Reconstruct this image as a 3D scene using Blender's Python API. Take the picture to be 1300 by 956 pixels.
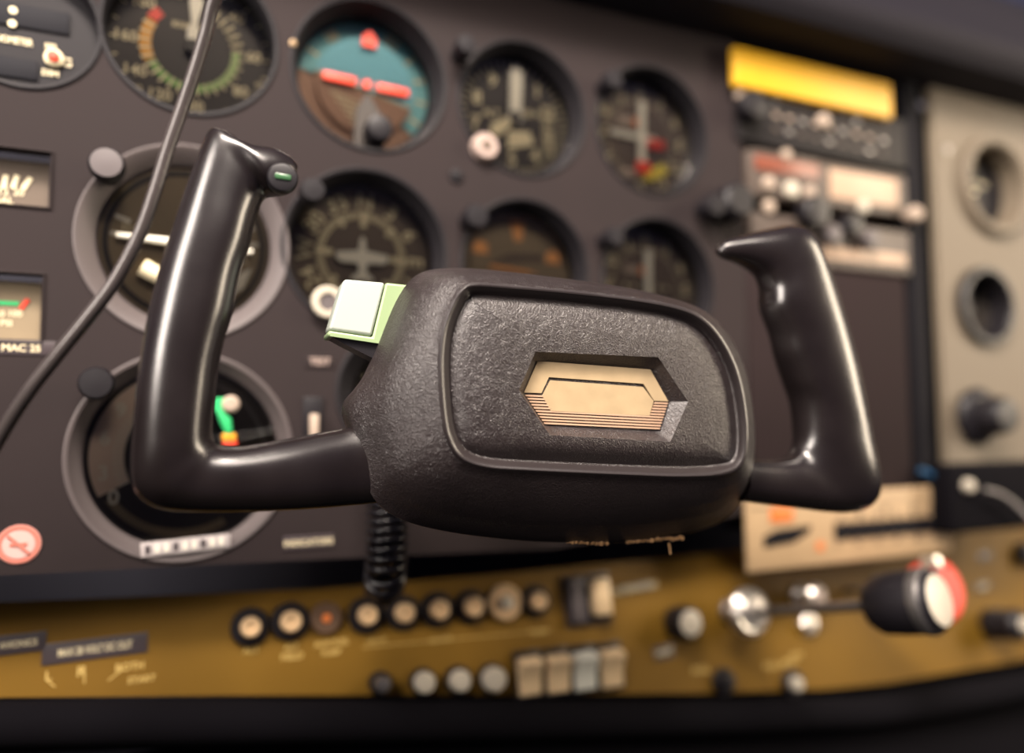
import bpy, bmesh, math, random
from mathutils import Vector, Matrix
from mathutils.geometry import tessellate_polygon
random.seed(7)
for o in list(bpy.data.objects):
    bpy.data.objects.remove(o)
scene = bpy.context.scene
COL = scene.collection
PI = math.pi

# ------------------------------------------------------------------ camera
W, H, F = 1300.0, 956.0, 950.0          # frame and focal length in pixels
ZC = 1.10                                # height of the panel's middle over the floor
xw = Vector((2200, -45, -950)).normalized()          # the panel's horizontal, seen by the camera
zw = Vector((-103, 15000, -950)); zw = (zw - xw * zw.dot(xw)).normalized()
yw = zw.cross(xw)
C2W = Matrix((xw, yw, zw))               # camera axes -> world axes
ORG = Vector((0, 0, ZC))
CAMPOS = ORG + C2W @ Vector((0, 0, 0.45))
cam = bpy.data.cameras.new('camera'); camo = bpy.data.objects.new('camera', cam)
COL.objects.link(camo)
camo.matrix_world = Matrix.Translation(CAMPOS) @ C2W.to_4x4()
cam.sensor_width = 36; cam.lens = F / W * 36
cam.clip_start = 0.01
cam.dof.use_dof = True
cam.dof.focus_distance = 0.300
cam.dof.aperture_fstop = 2.1
cam.dof.aperture_blades = 0
scene.camera = camo
scene.view_settings.view_transform = 'Standard'
scene.view_settings.look = 'None'
scene.view_settings.gamma = 1
scene.view_settings.use_curve_mapping = False
scene.view_settings.exposure = -0.22

# ------------------------------------------------------------------ light
world = bpy.data.worlds.new('world'); scene.world = world; world.use_nodes = True
bg = world.node_tree.nodes['Background']
# hazy violet light from above the horizon, a dark cabin below it
_nt = world.node_tree; _tc = _nt.nodes.new('ShaderNodeTexCoord'); _sx = _nt.nodes.new('ShaderNodeSeparateXYZ'); _rp = _nt.nodes.new('ShaderNodeValToRGB')
_nt.links.new(_tc.outputs['Generated'], _sx.inputs[0]); _nt.links.new(_sx.outputs['Z'], _rp.inputs['Fac']); _nt.links.new(_rp.outputs['Color'], bg.inputs[0])
_rp.color_ramp.elements[0].position = 0.0; _rp.color_ramp.elements[0].color = (0.12, 0.12, 0.26, 1)
_rp.color_ramp.elements[1].position = 0.5; _rp.color_ramp.elements[1].color = (0.62, 0.60, 1.0, 1)
bg.inputs[1].default_value = 0.13

def area(name, loc, target, sx, sy, power, color):
    l = bpy.data.lights.new(name, 'AREA'); l.shape = 'RECTANGLE'
    l.size = sx; l.size_y = sy; l.energy = power; l.color = color
    o = bpy.data.objects.new(name, l); COL.objects.link(o)
    o.location = loc
    d = (Vector(target) - Vector(loc)).normalized()
    o.rotation_euler = d.to_track_quat('-Z', 'Y').to_euler()
    return o
# daylight through the pilot's side window, the roof window and the cabin's far side
area('side_window_daylight', (-1.10, -0.75, ZC + 0.48), (-0.05, -0.05, ZC), 0.40, 0.80, 32.0, (1.0, 0.89, 0.80))
area('windscreen_daylight', (-0.25, -0.58, ZC + 0.80), (0.0, -0.05, ZC), 0.45, 0.17, 28.0, (1.0, 0.87, 0.76))
area('rear_skylight_daylight', (0.10, -1.25, ZC + 1.15), (0.0, 0, ZC), 0.7, 0.40, 17.0, (1.0, 0.88, 0.77))
area('far_window_daylight', (1.20, -0.62, ZC + 0.30), (0.35, 0, ZC), 0.30, 0.80, 17.0, (1.0, 0.84, 0.64))

# ------------------------------------------------------------------ frames
class Frame:
    def __init__(s, o, x, z):
        s.o = Vector(o); s.x = Vector(x).normalized()
        z = Vector(z); s.z = (z - s.x * z.dot(s.x)).normalized()
        s.y = s.z.cross(s.x)
        s.m = Matrix((s.x, s.y, s.z)).transposed().to_4x4(); s.m.translation = s.o
        s.inv = s.m.inverted()
    def un(s, px, py, y=0.0):
        """the point of the plane y (in this frame) at a place in the picture, in frame axes"""
        d = C2W @ Vector(((px - W / 2) / F, -(py - H / 2) / F, -1))
        t = ((s.o + s.y * y) - CAMPOS).dot(s.y) / d.dot(s.y)
        return s.inv @ (CAMPOS + d * t)
    def mpp(s, px, py, y=0.0):
        """metres per pixel there"""
        p = s.m @ s.un(px, py, y)
        return -((camo_inv @ p).z) / F
camo_inv = camo.matrix_world.inverted()
PAN = Frame(ORG, (1, 0, 0), (0, 0, 1))
_p = PAN.un(650, 716)
T = math.radians(11)
LOW = Frame(PAN.m @ Vector((0, 0.036, _p.z)), (1, 0, 0), (0, math.sin(T), math.cos(T)))
_d = C2W @ Vector(((760 - W / 2) / F, -(490 - H / 2) / F, -1))
YO = CAMPOS + _d * 0.300
SY = 0.87                                # depth proportion of the yoke's mouldings
YX = C2W @ Vector((2555, -180, -950)).normalized()
YOK = Frame(YO, YX, (0, 0, 1))           # the yoke's own axes, its front face at y = 0

# ------------------------------------------------------------------ materials
MATS = {}
def mat(name, col, rough=0.5, metal=0.0, bump=None, spec=0.5, coat=0.0, vary=0.0, vscale=30, emit=None, sheen=0, wear=None):
    if name in MATS: return MATS[name]
    m = bpy.data.materials.new(name); m.use_nodes = True; nt = m.node_tree
    b = nt.nodes['Principled BSDF']
    b.inputs['Base Color'].default_value = (*col, 1)
    b.inputs['Roughness'].default_value = rough
    b.inputs['Metallic'].default_value = metal
    b.inputs['Specular IOR Level'].default_value = spec
    b.inputs['Coat Weight'].default_value = coat
    b.inputs['Coat Roughness'].default_value = 0.12
    if emit:
        b.inputs['Emission Color'].default_value = (*col, 1); b.inputs['Emission Strength'].default_value = emit
    tc = nt.nodes.new('ShaderNodeTexCoord')
    if vary or wear:
        n = nt.nodes.new('ShaderNodeTexNoise'); n.inputs['Scale'].default_value = vscale; n.inputs['Detail'].default_value = 5
        nt.links.new(tc.outputs['Object'], n.inputs['Vector'])
        r = nt.nodes.new('ShaderNodeValToRGB')
        r.color_ramp.elements[0].position = 0.3; r.color_ramp.elements[1].position = 0.7
        r.color_ramp.elements[0].color = (*[c * (1 - vary) for c in col], 1)
        r.color_ramp.elements[1].color = (*[min(1, c * (1 + vary)) for c in col], 1)
        nt.links.new(n.outputs['Fac'], r.inputs['Fac']); nt.links.new(r.outputs['Color'], b.inputs['Base Color'])
        mr = nt.nodes.new('ShaderNodeMapRange'); mr.inputs['To Min'].default_value = rough * 0.85; mr.inputs['To Max'].default_value = min(1, rough * 1.2)
        nt.links.new(n.outputs['Fac'], mr.inputs['Value']); nt.links.new(mr.outputs['Result'], b.inputs['Roughness'])
    if bump:
        kind, sc, st, dist = bump
        if kind == 'leather':
            v = nt.nodes.new('ShaderNodeTexVoronoi'); v.inputs['Scale'].default_value = sc; v.feature = 'DISTANCE_TO_EDGE'
            n2 = nt.nodes.new('ShaderNodeTexNoise'); n2.inputs['Scale'].default_value = sc * 0.45; n2.inputs['Detail'].default_value = 6
            mp = nt.nodes.new('ShaderNodeMapping'); mp.inputs['Scale'].default_value = (1, 1, 0.75)
            nt.links.new(tc.outputs['Object'], mp.inputs['Vector'])
            mx = nt.nodes.new('ShaderNodeMix'); mx.data_type = 'VECTOR'; mx.inputs['Factor'].default_value = 0.012
            nt.links.new(tc.outputs['Object'], n2.inputs['Vector'])
            nt.links.new(mp.outputs['Vector'], mx.inputs['A']); nt.links.new(n2.outputs['Color'], mx.inputs['B'])
            nt.links.new(mx.outputs['Result'], v.inputs['Vector'])
            mm = nt.nodes.new('ShaderNodeMath'); mm.operation = 'MINIMUM'; mm.inputs[1].default_value = 0.35
            nt.links.new(v.outputs['Distance'], mm.inputs[0])
            ad = nt.nodes.new('ShaderNodeMath'); ad.operation = 'MULTIPLY_ADD'; ad.inputs[1].default_value = 0.9
            nt.links.new(n2.outputs['Fac'], ad.inputs[0]); nt.links.new(mm.outputs[0], ad.inputs[2])
            src = ad.outputs[0]
        else:
            n = nt.nodes.new('ShaderNodeTexNoise'); n.inputs['Scale'].default_value = sc; n.inputs['Detail'].default_value = 3
            nt.links.new(tc.outputs['Object'], n.inputs['Vector']); src = n.outputs['Fac']
        bp = nt.nodes.new('ShaderNodeBump'); bp.inputs['Strength'].default_value = st; bp.inputs['Distance'].default_value = dist
        nt.links.new(src, bp.inputs['Height']); nt.links.new(bp.outputs['Normal'], b.inputs['Normal'])
    MATS[name] = m
    return m

M_panel = mat('crinkle_black_paint', (0.0225, 0.0160, 0.0166), 0.75, spec=0.2, bump=('n', 900, 0.35, 0.0004), vary=0.12, vscale=14)
M_bezel = mat('bezel_black_paint', (0.011, 0.0095, 0.012), 0.6, spec=0.25, bump=('n', 700, 0.2, 0.0003))
M_ring = mat('grey_ring_paint', (0.085, 0.069, 0.069), 0.55, bump=('n', 600, 0.2, 0.0003))
M_dial = mat('dial_black', (0.036, 0.029, 0.024), 0.6, vary=0.1)  # raised, the even haze of the glass is put into this dial colour
M_dialb = mat('dial_brown', (0.115, 0.084, 0.060), 0.6, vary=0.1)  # brown raised likewise, glass haze included in the colour
M_olive = mat('dial_olive', (0.25, 0.19, 0.115), 0.6, vary=0.12)
M_tan = mat('dial_tan', (0.42, 0.33, 0.26), 0.6, vary=0.08)
M_ink = mat('cream_marking', (0.80, 0.70, 0.46), 0.6)
M_white = mat('white_marking', (0.86, 0.82, 0.70), 0.6)
M_orange = mat('orange_marking', (0.75, 0.20, 0.04), 0.55)
M_orange2 = mat('soft_orange_marking', (0.92, 0.42, 0.14), 0.6)
M_red = mat('red_marking', (0.80, 0.065, 0.03), 0.5)
M_amber = mat('amber_marking', (0.80, 0.36, 0.02), 0.5)
M_green = mat('green_marking', (0.20, 0.42, 0.10), 0.55)
M_bgreen = mat('bright_green_marking', (0.03, 0.50, 0.16), 0.5)
M_sky = mat('horizon_blue', (0.20, 0.56, 0.68), 0.55)
M_skyring = mat('horizon_ring_blue', (0.20, 0.52, 0.56), 0.55)
M_ground = mat('horizon_brown', (0.38, 0.21, 0.13), 0.6)
M_ylw = mat('yellow_plastic', (0.66, 0.36, 0.010), 0.45, vary=0.03)
M_tancap = mat('pinkish_tan_cap', (0.42, 0.32, 0.28), 0.5)
M_yarc = mat('yellow_marking', (0.90, 0.74, 0.10), 0.5)
M_knob = mat('black_knob_plastic', (0.011, 0.0095, 0.012), 0.42, spec=0.35)
M_knobg = mat('grey_knob_plastic', (0.10, 0.085, 0.088), 0.5)
M_cap = mat('cream_knob_cap', (0.52, 0.47, 0.38), 0.4, vary=0.05, vscale=120)
M_brass = mat('brass_button', (0.74, 0.52, 0.30), 0.38, metal=0.3)
M_chrome = mat('worn_chrome', (0.72, 0.68, 0.62), 0.28, metal=0.85)
M_steel = mat('dull_steel', (0.30, 0.28, 0.27), 0.38, metal=0.9)
M_gold = mat('mustard_panel_paint', (0.165, 0.086, 0.0060), 0.6, spec=0.3, bump=('n', 500, 0.15, 0.0003), vary=0.13, vscale=9)
M_goldink = mat('pale_gold_lettering', (0.60, 0.42, 0.13), 0.6)
M_grey = mat('warm_grey_paint', (0.150, 0.120, 0.085), 0.6, bump=('n', 500, 0.15, 0.0003), vary=0.08, vscale=8)
M_blank = mat('dark_brown_plate', (0.022, 0.0145, 0.0150), 0.85, spec=0.12, vary=0.08)
M_void = mat('black_void_paint', (0.007, 0.0065, 0.009), 0.8, spec=0.15)
M_shield = mat('glareshield_vinyl', (0.009, 0.0075, 0.013), 0.75, spec=0.2, bump=('leather', 300, 0.3, 0.0006))
M_hub = mat('black_leather_grain', (0.020, 0.0145, 0.0150), 0.33, spec=0.8, bump=('leather', 560, 0.6, 0.0006), vary=0.12, vscale=40)
M_hubrim = mat('smooth_black_rim', (0.024, 0.019, 0.0195), 0.30, spec=0.9, bump=('n', 420, 0.08, 0.0004))
M_grip = mat('glossy_black_plastic', (0.010, 0.0072, 0.0076), 0.25, spec=0.85, bump=('n', 260, 0.05, 0.0004), vary=0.15, vscale=50)
M_badge = mat('champagne_gold_badge', (0.56, 0.42, 0.25), 0.42, metal=0.35, vary=0.05, vscale=160)
M_stripe = mat('pink_gold_stripe', (0.72, 0.47, 0.32), 0.38, metal=0.35)
M_mint = mat('pale_mint_plastic', (0.44, 0.49, 0.43), 0.42)
M_mintg = mat('leaf_green_plastic', (0.28, 0.38, 0.20), 0.45)
M_foam = mat('torn_tan_foam', (0.42, 0.24, 0.11), 0.9, bump=('n', 900, 0.8, 0.001))
M_cable = mat('grey_cable_sheath', (0.055, 0.046, 0.045), 0.27, vary=0.1, vscale=60)
M_coil = mat('coil_cord_rubber', (0.012, 0.011, 0.015), 0.22)
M_placard = mat('beige_placard_enamel', (0.46, 0.32, 0.18), 0.5, vary=0.07, vscale=25)
M_orangepink = mat('faded_red_ink', (0.60, 0.20, 0.15), 0.5)
M_strip = mat('dark_label_tape', (0.060, 0.047, 0.052), 0.4)
M_tape = mat('silver_label_tape', (0.50, 0.45, 0.44), 0.4, vary=0.2, vscale=200)
M_radio = mat('radio_face_black', (0.013, 0.011, 0.012), 0.6, spec=0.25)
M_radiob = mat('radio_face_brown', (0.085, 0.064, 0.052), 0.5)
M_disp = mat('dark_red_display', (0.20, 0.060, 0.035), 0.35)
M_disptan = mat('tan_display', (0.46, 0.32, 0.22), 0.45, vary=0.1)
M_lcd = mat('black_display', (0.010, 0.010, 0.014), 0.7, spec=0.2)
M_ivory = mat('ivory_rocker_plastic', (0.70, 0.52, 0.31), 0.4)
M_whiter = mat('white_rocker_plastic', (0.66, 0.66, 0.58), 0.4)
M_redknob = mat('red_knob_plastic', (0.75, 0.05, 0.03), 0.4)
M_pink = mat('faded_red_sticker', (0.62, 0.30, 0.25), 0.5)
M_edge = mat('matte_black_vinyl', (0.0035, 0.003, 0.0045), 0.9, spec=0.08)
M_carpet = mat('dark_carpet', (0.012, 0.011, 0.013), 0.95, bump=('n', 400, 0.6, 0.003))
M_blue = mat('blue_wire', (0.02, 0.09, 0.20), 0.5)

def glass_mat():
    m = bpy.data.materials.new('instrument_glass'); m.use_nodes = True; nt = m.node_tree
    nt.nodes.clear()
    out = nt.nodes.new('ShaderNodeOutputMaterial'); mx = nt.nodes.new('ShaderNodeMixShader')
    tr = nt.nodes.new('ShaderNodeBsdfTransparent'); gl = nt.nodes.new('ShaderNodeBsdfGlossy')
    gl.inputs['Roughness'].default_value = 0.03
    tr.inputs['Color'].default_value = (0.96, 0.95, 0.93, 1)
    fr = nt.nodes.new('ShaderNodeFresnel'); fr.inputs['IOR'].default_value = 1.45
    nt.links.new(fr.outputs[0], mx.inputs[0]); nt.links.new(tr.outputs[0], mx.inputs[1]); nt.links.new(gl.outputs[0], mx.inputs[2])
    nt.links.new(mx.outputs[0], out.inputs['Surface'])
    return m
M_glass = glass_mat()

# ------------------------------------------------------------------ mesh builder
class MB:
    """collects shapes; build() links them as ONE mesh object"""
    def __init__(s): s.v = []; s.f = []; s.m = []; s.mats = []
    def mi(s, m):
        if m not in s.mats: s.mats.append(m)
        return s.mats.index(m)
    def add(s, vs, fs, m, M=None):
        b = len(s.v); i = s.mi(m)
        for v in vs:
            v = Vector(v)
            s.v.append(M @ v if M is not None else v)
        for f in fs: s.f.append([b + k for k in f]); s.m.append(i)
        return s
    def lathe(s, prof, m, cx=0, cz=0, n=64, sx=1, sz=1, M=None, closed=False):
        """prof: (radius, y) from the outside in; y grows into the panel"""
        vs = []; fs = []
        for r, y in prof:
            for k in range(n):
                a = 2 * PI * k / n
                vs.append((cx + r * math.cos(a) * sx, y, cz + r * math.sin(a) * sz))
        L = len(prof)
        for i in range(L - 1 if not closed else L):
            j = (i + 1) % L
            for k in range(n):
                k2 = (k + 1) % n
                fs.append((i * n + k, j * n + k, j * n + k2, i * n + k2))
        if not closed:
            if prof[-1][0] > 1e-6: fs.append([(L - 1) * n + k for k in range(n)][::-1])
        return s.add(vs, fs, m, M)
    def disc(s, r, y, m, cx=0, cz=0, n=64, th=0.0006):
        return s.lathe([(0.00001, y + th), (r, y + th), (r, y)], m, cx, cz, n)
    def ring(s, r0, r1, y, m, a0=0, a1=360, n=None, cx=0, cz=0, th=0.0004):
        """flat sector of a ring; angles in degrees clockwise from the top"""
        n = n or max(3, int(abs(a1 - a0) / 4)); vs = []; fs = []
        for i in range(n + 1):
            a = math.radians(a0 + (a1 - a0) * i / n)
            for r in (r0, r1):
                for yy in (y, y + th): vs.append((cx + r * math.sin(a), yy, cz + r * math.cos(a)))
        for i in range(n):
            b = i * 4; c = b + 4
            fs += [(b, b + 2, c + 2, c), (b + 2, b + 3, c + 3, c + 2), (b + 1, c + 1, c + 3, b + 3), (b, c, c + 1, b + 1)]
        return s.add(vs, fs, m)
    def ticks(s, r0, r1, w, y, m, angs, cx=0, cz=0, th=0.0004):
        for a in angs:
            a = math.radians(a); u = Vector((math.sin(a), 0, math.cos(a))); t = Vector((math.cos(a), 0, -math.sin(a))) * w / 2
            c = Vector((cx, y, cz)); 
            q = [c + u * r0 - t, c + u * r0 + t, c + u * r1 + t, c + u * r1 - t]
            s.slab(q, th, m)
        return s
    def slab(s, pts, th, m, M=None):
        """polygon (front, any plane y) thickened backwards (+y)"""
        pts = [Vector(p) for p in pts]; n = len(pts)
        tri = tessellate_polygon([pts])
        vs = pts + [p + Vector((0, th, 0)) for p in pts]
        fs = [list(t) for t in tri] + [[n + k for k in t][::-1] for t in tri] + [(i, (i + 1) % n, n + (i + 1) % n, n + i) for i in range(n)]
        return s.add(vs, fs, m, M)
    def box(s, x0, x1, y0, y1, z0, z1, m, r=0.0, M=None, seg=2):
        bm = bmesh.new(); bmesh.ops.create_cube(bm, size=1)
        for v in bm.verts:
            v.co = Vector(((x0 + x1) / 2 + v.co.x * (x1 - x0), (y0 + y1) / 2 + v.co.y * (y1 - y0), (z0 + z1) / 2 + v.co.z * (z1 - z0)))
        if r > 0:
            bmesh.ops.bevel(bm, geom=bm.edges[:], offset=r, segments=seg, profile=0.5, affect='EDGES')
        bm.verts.index_update()
        s.add([v.co.copy() for v in bm.verts], [[v.index for v in f.verts] for f in bm.faces], m, M)
        bm.free(); return s
    def tube(s, pts, rad, m, n=12, M=None):
        pts = [Vector(p) for p in pts]; rs = rad if isinstance(rad, (list, tuple)) else [rad] * len(pts)
        t0 = (pts[1] - pts[0]).normalized(); u = t0.orthogonal().normalized(); vs = []; fs = []
        for i, p in enumerate(pts):
            t = (pts[min(i + 1, len(pts) - 1)] - pts[max(i - 1, 0)]).normalized()
            u = (u - t * u.dot(t)).normalized(); w = t.cross(u)
            for k in range(n):
                a = 2 * PI * k / n; vs.append(p + (u * math.cos(a) + w * math.sin(a)) * rs[i])
        for i in range(len(pts) - 1):
            for k in range(n):
                k2 = (k + 1) % n; fs.append((i * n + k, i * n + k2, (i + 1) * n + k2, (i + 1) * n + k))
        fs.append(list(range(n))[::-1]); fs.append([(len(pts) - 1) * n + k for k in range(n)])
        return s.add(vs, fs, m, M)
    def text(s, txt, x, y, z, h, m, ang=0.0, th=0.0003, wide=1.0):
        """letters of cap height h centred on x, z at depth y, turned ang degrees clockwise"""
        vs, fs, w, hh = glyphs(txt); k = h / hh
        R = Matrix.Translation((x, y, z)) @ Matrix.Rotation(math.radians(ang), 4, 'Y')
        out = [R @ Vector(((a - w / 2) * k * wide, 0, (b - hh / 2) * k)) for a, b in vs]
        return s.add([Vector(v) for v in out], fs, m)
    def build(s, name, parent=None, smooth=35, frame=None, loc=None):
        me = bpy.data.meshes.new(name)
        me.from_pydata([tuple(v) for v in s.v], [], s.f)
        for m in s.mats: me.materials.append(m)
        me.polygons.foreach_set('material_index', s.m)
        bm = bmesh.new(); bm.from_mesh(me); bmesh.ops.recalc_face_normals(bm, faces=bm.faces[:]); bm.to_mesh(me); bm.free()
        me.polygons.foreach_set('use_smooth', [True] * len(me.polygons))
        me.set_sharp_from_angle(angle=math.radians(smooth))
        me.update()
        o = bpy.data.objects.new(name, me); COL.objects.link(o)
        if parent is not None: o.parent = parent
        if frame is not None: o.matrix_world = frame.m @ Matrix.Translation(loc or (0, 0, 0))
        return o
_gc = {}
def glyphs(txt):
    if txt in _gc: return _gc[txt]
    c = bpy.data.curves.new('t', 'FONT'); c.body = txt; c.size = 1; c.resolution_u = 3; c.offset = 0.018
    o = bpy.data.objects.new('t', c); COL.objects.link(o)
    me = bpy.data.meshes.new_from_object(o.evaluated_get(bpy.context.evaluated_depsgraph_get()))
    vs = [(v.co.x, v.co.y) for v in me.vertices]; fs = [list(p.vertices) for p in me.polygons]
    bpy.data.objects.remove(o); bpy.data.curves.remove(c); bpy.data.meshes.remove(me)
    x0 = min(v[0] for v in vs); x1 = max(v[0] for v in vs); y0 = min(v[1] for v in vs); y1 = max(v[1] for v in vs)
    vs = [(a - x0, b - y0) for a, b in vs]
    _gc[txt] = (vs, fs, x1 - x0, y1 - y0); return _gc[txt]

def tag(o, label, cat, group=None, kind=None):
    if label: o['label'] = label
    if cat: o['category'] = cat
    if group: o['group'] = group
    if kind: o['kind'] = kind
    return o
def thing(name, frame, loc, label, cat, group=None):
    o = bpy.data.objects.new(name, None); COL.objects.link(o); o.empty_display_size = 0.01
    o.matrix_world = frame.m @ Matrix.Translation(loc)
    return tag(o, label, cat, group)
def plabel(o, l): o['label'] = l; return o

def plate_with_holes(outer, holes, y0, y1, m, name):
    """flat plate in x,z with round (cx,cz,r) or polygon holes, walls included"""
    c = bpy.data.curves.new('p', 'CURVE'); c.dimensions = '2D'; c.fill_mode = 'BOTH'; c.extrude = (y1 - y0) / 2
    def sp(pts):
        q = c.splines.new('POLY'); q.points.add(len(pts) - 1)
        for i, (a, b) in enumerate(pts): q.points[i].co = (a, b, 0, 1)
        q.use_cyclic_u = True
    sp(outer)
    for h in holes:
        if len(h) == 3 and not isinstance(h[0], tuple):
            sp([(h[0] + h[2] * math.cos(2 * PI * k / 72), h[1] + h[2] * math.sin(2 * PI * k / 72)) for k in range(72)])
        else: sp(h)
    o = bpy.data.objects.new('p', c); COL.objects.link(o)
    me = bpy.data.meshes.new_from_object(o.evaluated_get(bpy.context.evaluated_depsgraph_get()))
    mb = MB(); mb.add([(v.co.x, (y0 + y1) / 2 - v.co.z, v.co.y) for v in me.vertices], [list(p.vertices) for p in me.polygons], m)
    bpy.data.objects.remove(o); bpy.data.curves.remove(c); bpy.data.meshes.remove(me)
    return mb

def smooth_closed(pts, n):
    """closed Catmull-Rom through pts, n points per span"""
    out = []; L = len(pts)
    for i in range(L):
        p0, p1, p2, p3 = [Vector(pts[(i + k - 1) % L]) for k in range(4)]
        for j in range(n):
            t = j / n
            out.append(0.5 * ((2 * p1) + (p2 - p0) * t + (2 * p0 - 5 * p1 + 4 * p2 - p3) * t * t + (3 * p1 - p0 - 3 * p2 + p3) * t ** 3))
    return out
def smooth_open(pts, n):
    out = []; L = len(pts)
    for i in range(L - 1):
        p0, p1, p2, p3 = [Vector(pts[max(0, min(L - 1, i + k - 1))]) for k in range(4)]
        for j in range(n):
            t = j / n
            out.append(0.5 * ((2 * p1) + (p2 - p0) * t + (2 * p0 - 5 * p1 + 4 * p2 - p3) * t * t + (3 * p1 - p0 - 3 * p2 + p3) * t ** 3))
    out.append(Vector(pts[-1])); return out

# ================================================================== STRUCTURE
def xz(px, py, fr=PAN, y=0.0):
    p = fr.un(px, py, y); return (p.x, p.z)
zt = xz(650, -30)[1]
floor = MB().box(-1.0, 1.5, -1.3, 0.20, -0.02, 0, M_carpet).build('floor'); floor['kind'] = 'structure'
wl = MB().box(-0.46, -0.43, -1.3, 0.16, 0, ZC + 0.025, M_void, .01).build('sill_light_blocker'); wl['kind'] = 'structure'  # unseen door-sill wall, added to block low side light from the mustard panel
fw = MB().box(-1.0, 1.5, 0.16, 0.18, 0, ZC + 0.45, mat('dark_blue_grey_paint', (0.055, 0.054, 0.075), 0.8)).build('wall_front'); fw['kind'] = 'structure'

# gauge specification: name, face px, face radius px, outer radius px, depth
G = {
 'asi': (244, 62, 94, 106, .016), 'ai': (463, 112, 82, 101, .018), 'alt': (652, 150, 74, 90, .016), 'vor1': (812, 176, 75, 86, .016),
 'tc': (237, 311, 98, 126, .007), 'hi': (459, 325, 88, 107, .016), 'vsi': (655, 345, 76, 90, .016), 'vor2': (820, 364, 75, 86, .016),
 'adf': (234, 578, 110, 134, .008), 'chrono': (36, 38, 76, 88, .008),
 'small': (500, 500, 50, 84, .018),
}
GG = {}
for k, (px, py, rf, ro, d) in G.items():
    p = PAN.un(px, py, d); q = PAN.mpp(px, py, d)
    GG[k] = (p.x, p.z, rf * q, ro * PAN.mpp(px, py, 0), d)
RECT = {'fuel': (-60, 195, 62, 263), 'oil': (-60, 350, 51, 434)}
holes = [(g[0], g[1], g[3] - 0.0012) for g in GG.values()]
RR = {}
for k, (a, b, c, d) in RECT.items():
    x0, z1 = xz(a, b - (0 if k == 'fuel' else 0)); x1, z0 = xz(c, d)
    x1b, z1b = xz(c, b); RR[k] = (x0, x1, z0, z1b)
    holes.append([(x0, z0), (x1, z0), (x1, z1b), (x0, z1b)])
_zt = xz(900, 44)[1] - .001
outer = [xz(-220, 742), (xz(-220, 0)[0], _zt), (xz(932, 50)[0], _zt), xz(943, 200), xz(948, 400), xz(953, 650), xz(700, 697), xz(452, 708)]
pm = plate_with_holes(outer, holes, 0, 0.004, M_panel, 'instrument_panel')
panel = pm.build('instrument_panel')
panel.matrix_world = PAN.m
tag(panel, 'black crinkle-painted instrument panel holding the round flight gauges', 'panel')

# centre bay: a black back wall with a solid black post for its dark gap, right panel, glareshield
bx0, bz1 = xz(925, 40); 
bay = MB().box(xz(928, 300, PAN, .03)[0], xz(1250, 300, PAN, .03)[0], 0.040, 0.044, xz(650, 708)[1], zt, M_void)
bay.box(xz(1157, 400)[0], xz(1175, 400)[0], -0.002, 0.040, xz(650, 708)[1], zt, M_void, 0.001)  # solid black post stands in for the dark gap beside the side panel
bo = bay.build('radio_bay'); bo.matrix_world = PAN.m
tag(bo, 'black open bay with a black post in its dark side gap behind the stacked radios', 'bay')
x0, z1 = xz(1176, 104); x1 = x0 + 0.34
rg = []
for k, (px, py, rf, ro) in {'vac': (1240, 243, 47, 64), 'eng': (1228, 392, 42, 50)}.items():
    p = PAN.un(px, py, .010); g = (p.x, p.z, rf * PAN.mpp(px, py, .010), ro * PAN.mpp(px, py), .010); GG[k] = g; rg.append((g[0], g[1], g[2] + .002))
rp = plate_with_holes([(x0, xz(1190, 628)[1]), (x0, zt + .01), (x1, zt + .01), (x1, xz(1190, 628)[1])], rg, -0.004, 0.002, M_grey, 'r')
ro_ = rp.build('side_panel'); ro_.matrix_world = PAN.m
tag(ro_, 'warm grey painted panel at the far right with two round gauges', 'panel')

# glareshield: padded vinyl hood over the panel
gx0, gx1 = -0.45, 0.75
zg0 = xz(900, 44)[1]
prof = [(0.02, 0.0), (-0.020, 0.0), (-0.036, 0.002), (-0.043, 0.009), (-0.046, 0.018), (-0.044, 0.028), (-0.036, 0.036), (-0.030, 0.060), (0.0, 0.10), (0.02, 0.11)]
vs = []; fs = []; xs = [gx0 + (gx1 - gx0) * i / 24 for i in range(25)]
for i, x in enumerate(xs):
    for (y, z) in prof: vs.append((x, y, zg0 + z - 0.0 * i))
n = len(prof)
for i in range(24):
    for k in range(n):
        k2 = (k + 1) % n; fs.append((i * n + k, i * n + k2, (i + 1) * n + k2, (i + 1) * n + k))
fs.append(list(range(n))); fs.append([24 * n + k for k in range(n)])
gs = MB().add(vs, fs, M_shield).build('glareshield'); gs.matrix_world = PAN.m
tag(gs, 'dark padded vinyl glareshield overhanging the top of the panel', 'glareshield')

# lower mustard panel (tilted) + padded lower edge
def lo(px, py, y=0.0): p = LOW.un(px, py, y); return (p.x, p.z)
lowm = MB()
lp = [lo(-260, 784), lo(0, 765), lo(400, 748), lo(640, 728), lo(930, 700), lo(1200, 668), lo(1500, 640), lo(1500, 788), lo(1300, 838), lo(1130, 867), lo(1050, 875), lo(900, 880), lo(650, 882), lo(300, 883), lo(-260, 888)]
pts = [(a, 0, b) for a, b in lp]
lowm.slab(pts, 0.004, M_gold)
lowo = lowm.build('switch_panel'); lowo.matrix_world = LOW.m
tag(lowo, 'mustard-painted lower panel carrying breakers, switches and knobs', 'panel')
# padded edge roll along the lower border
edge = smooth_open([LOW.un(a, b, -0.0005) for a, b in [(-260, 930), (0, 922), (300, 918), (650, 914), (900, 911), (1050, 906), (1130, 900), (1300, 871), (1500, 826)]], 6)
ro = MB().tube(edge, 0.0114, M_edge, 20).build('padded_edge'); ro.matrix_world = LOW.m
tag(ro, 'black padded roll along the lower edge of the mustard panel', 'padding')
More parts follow.
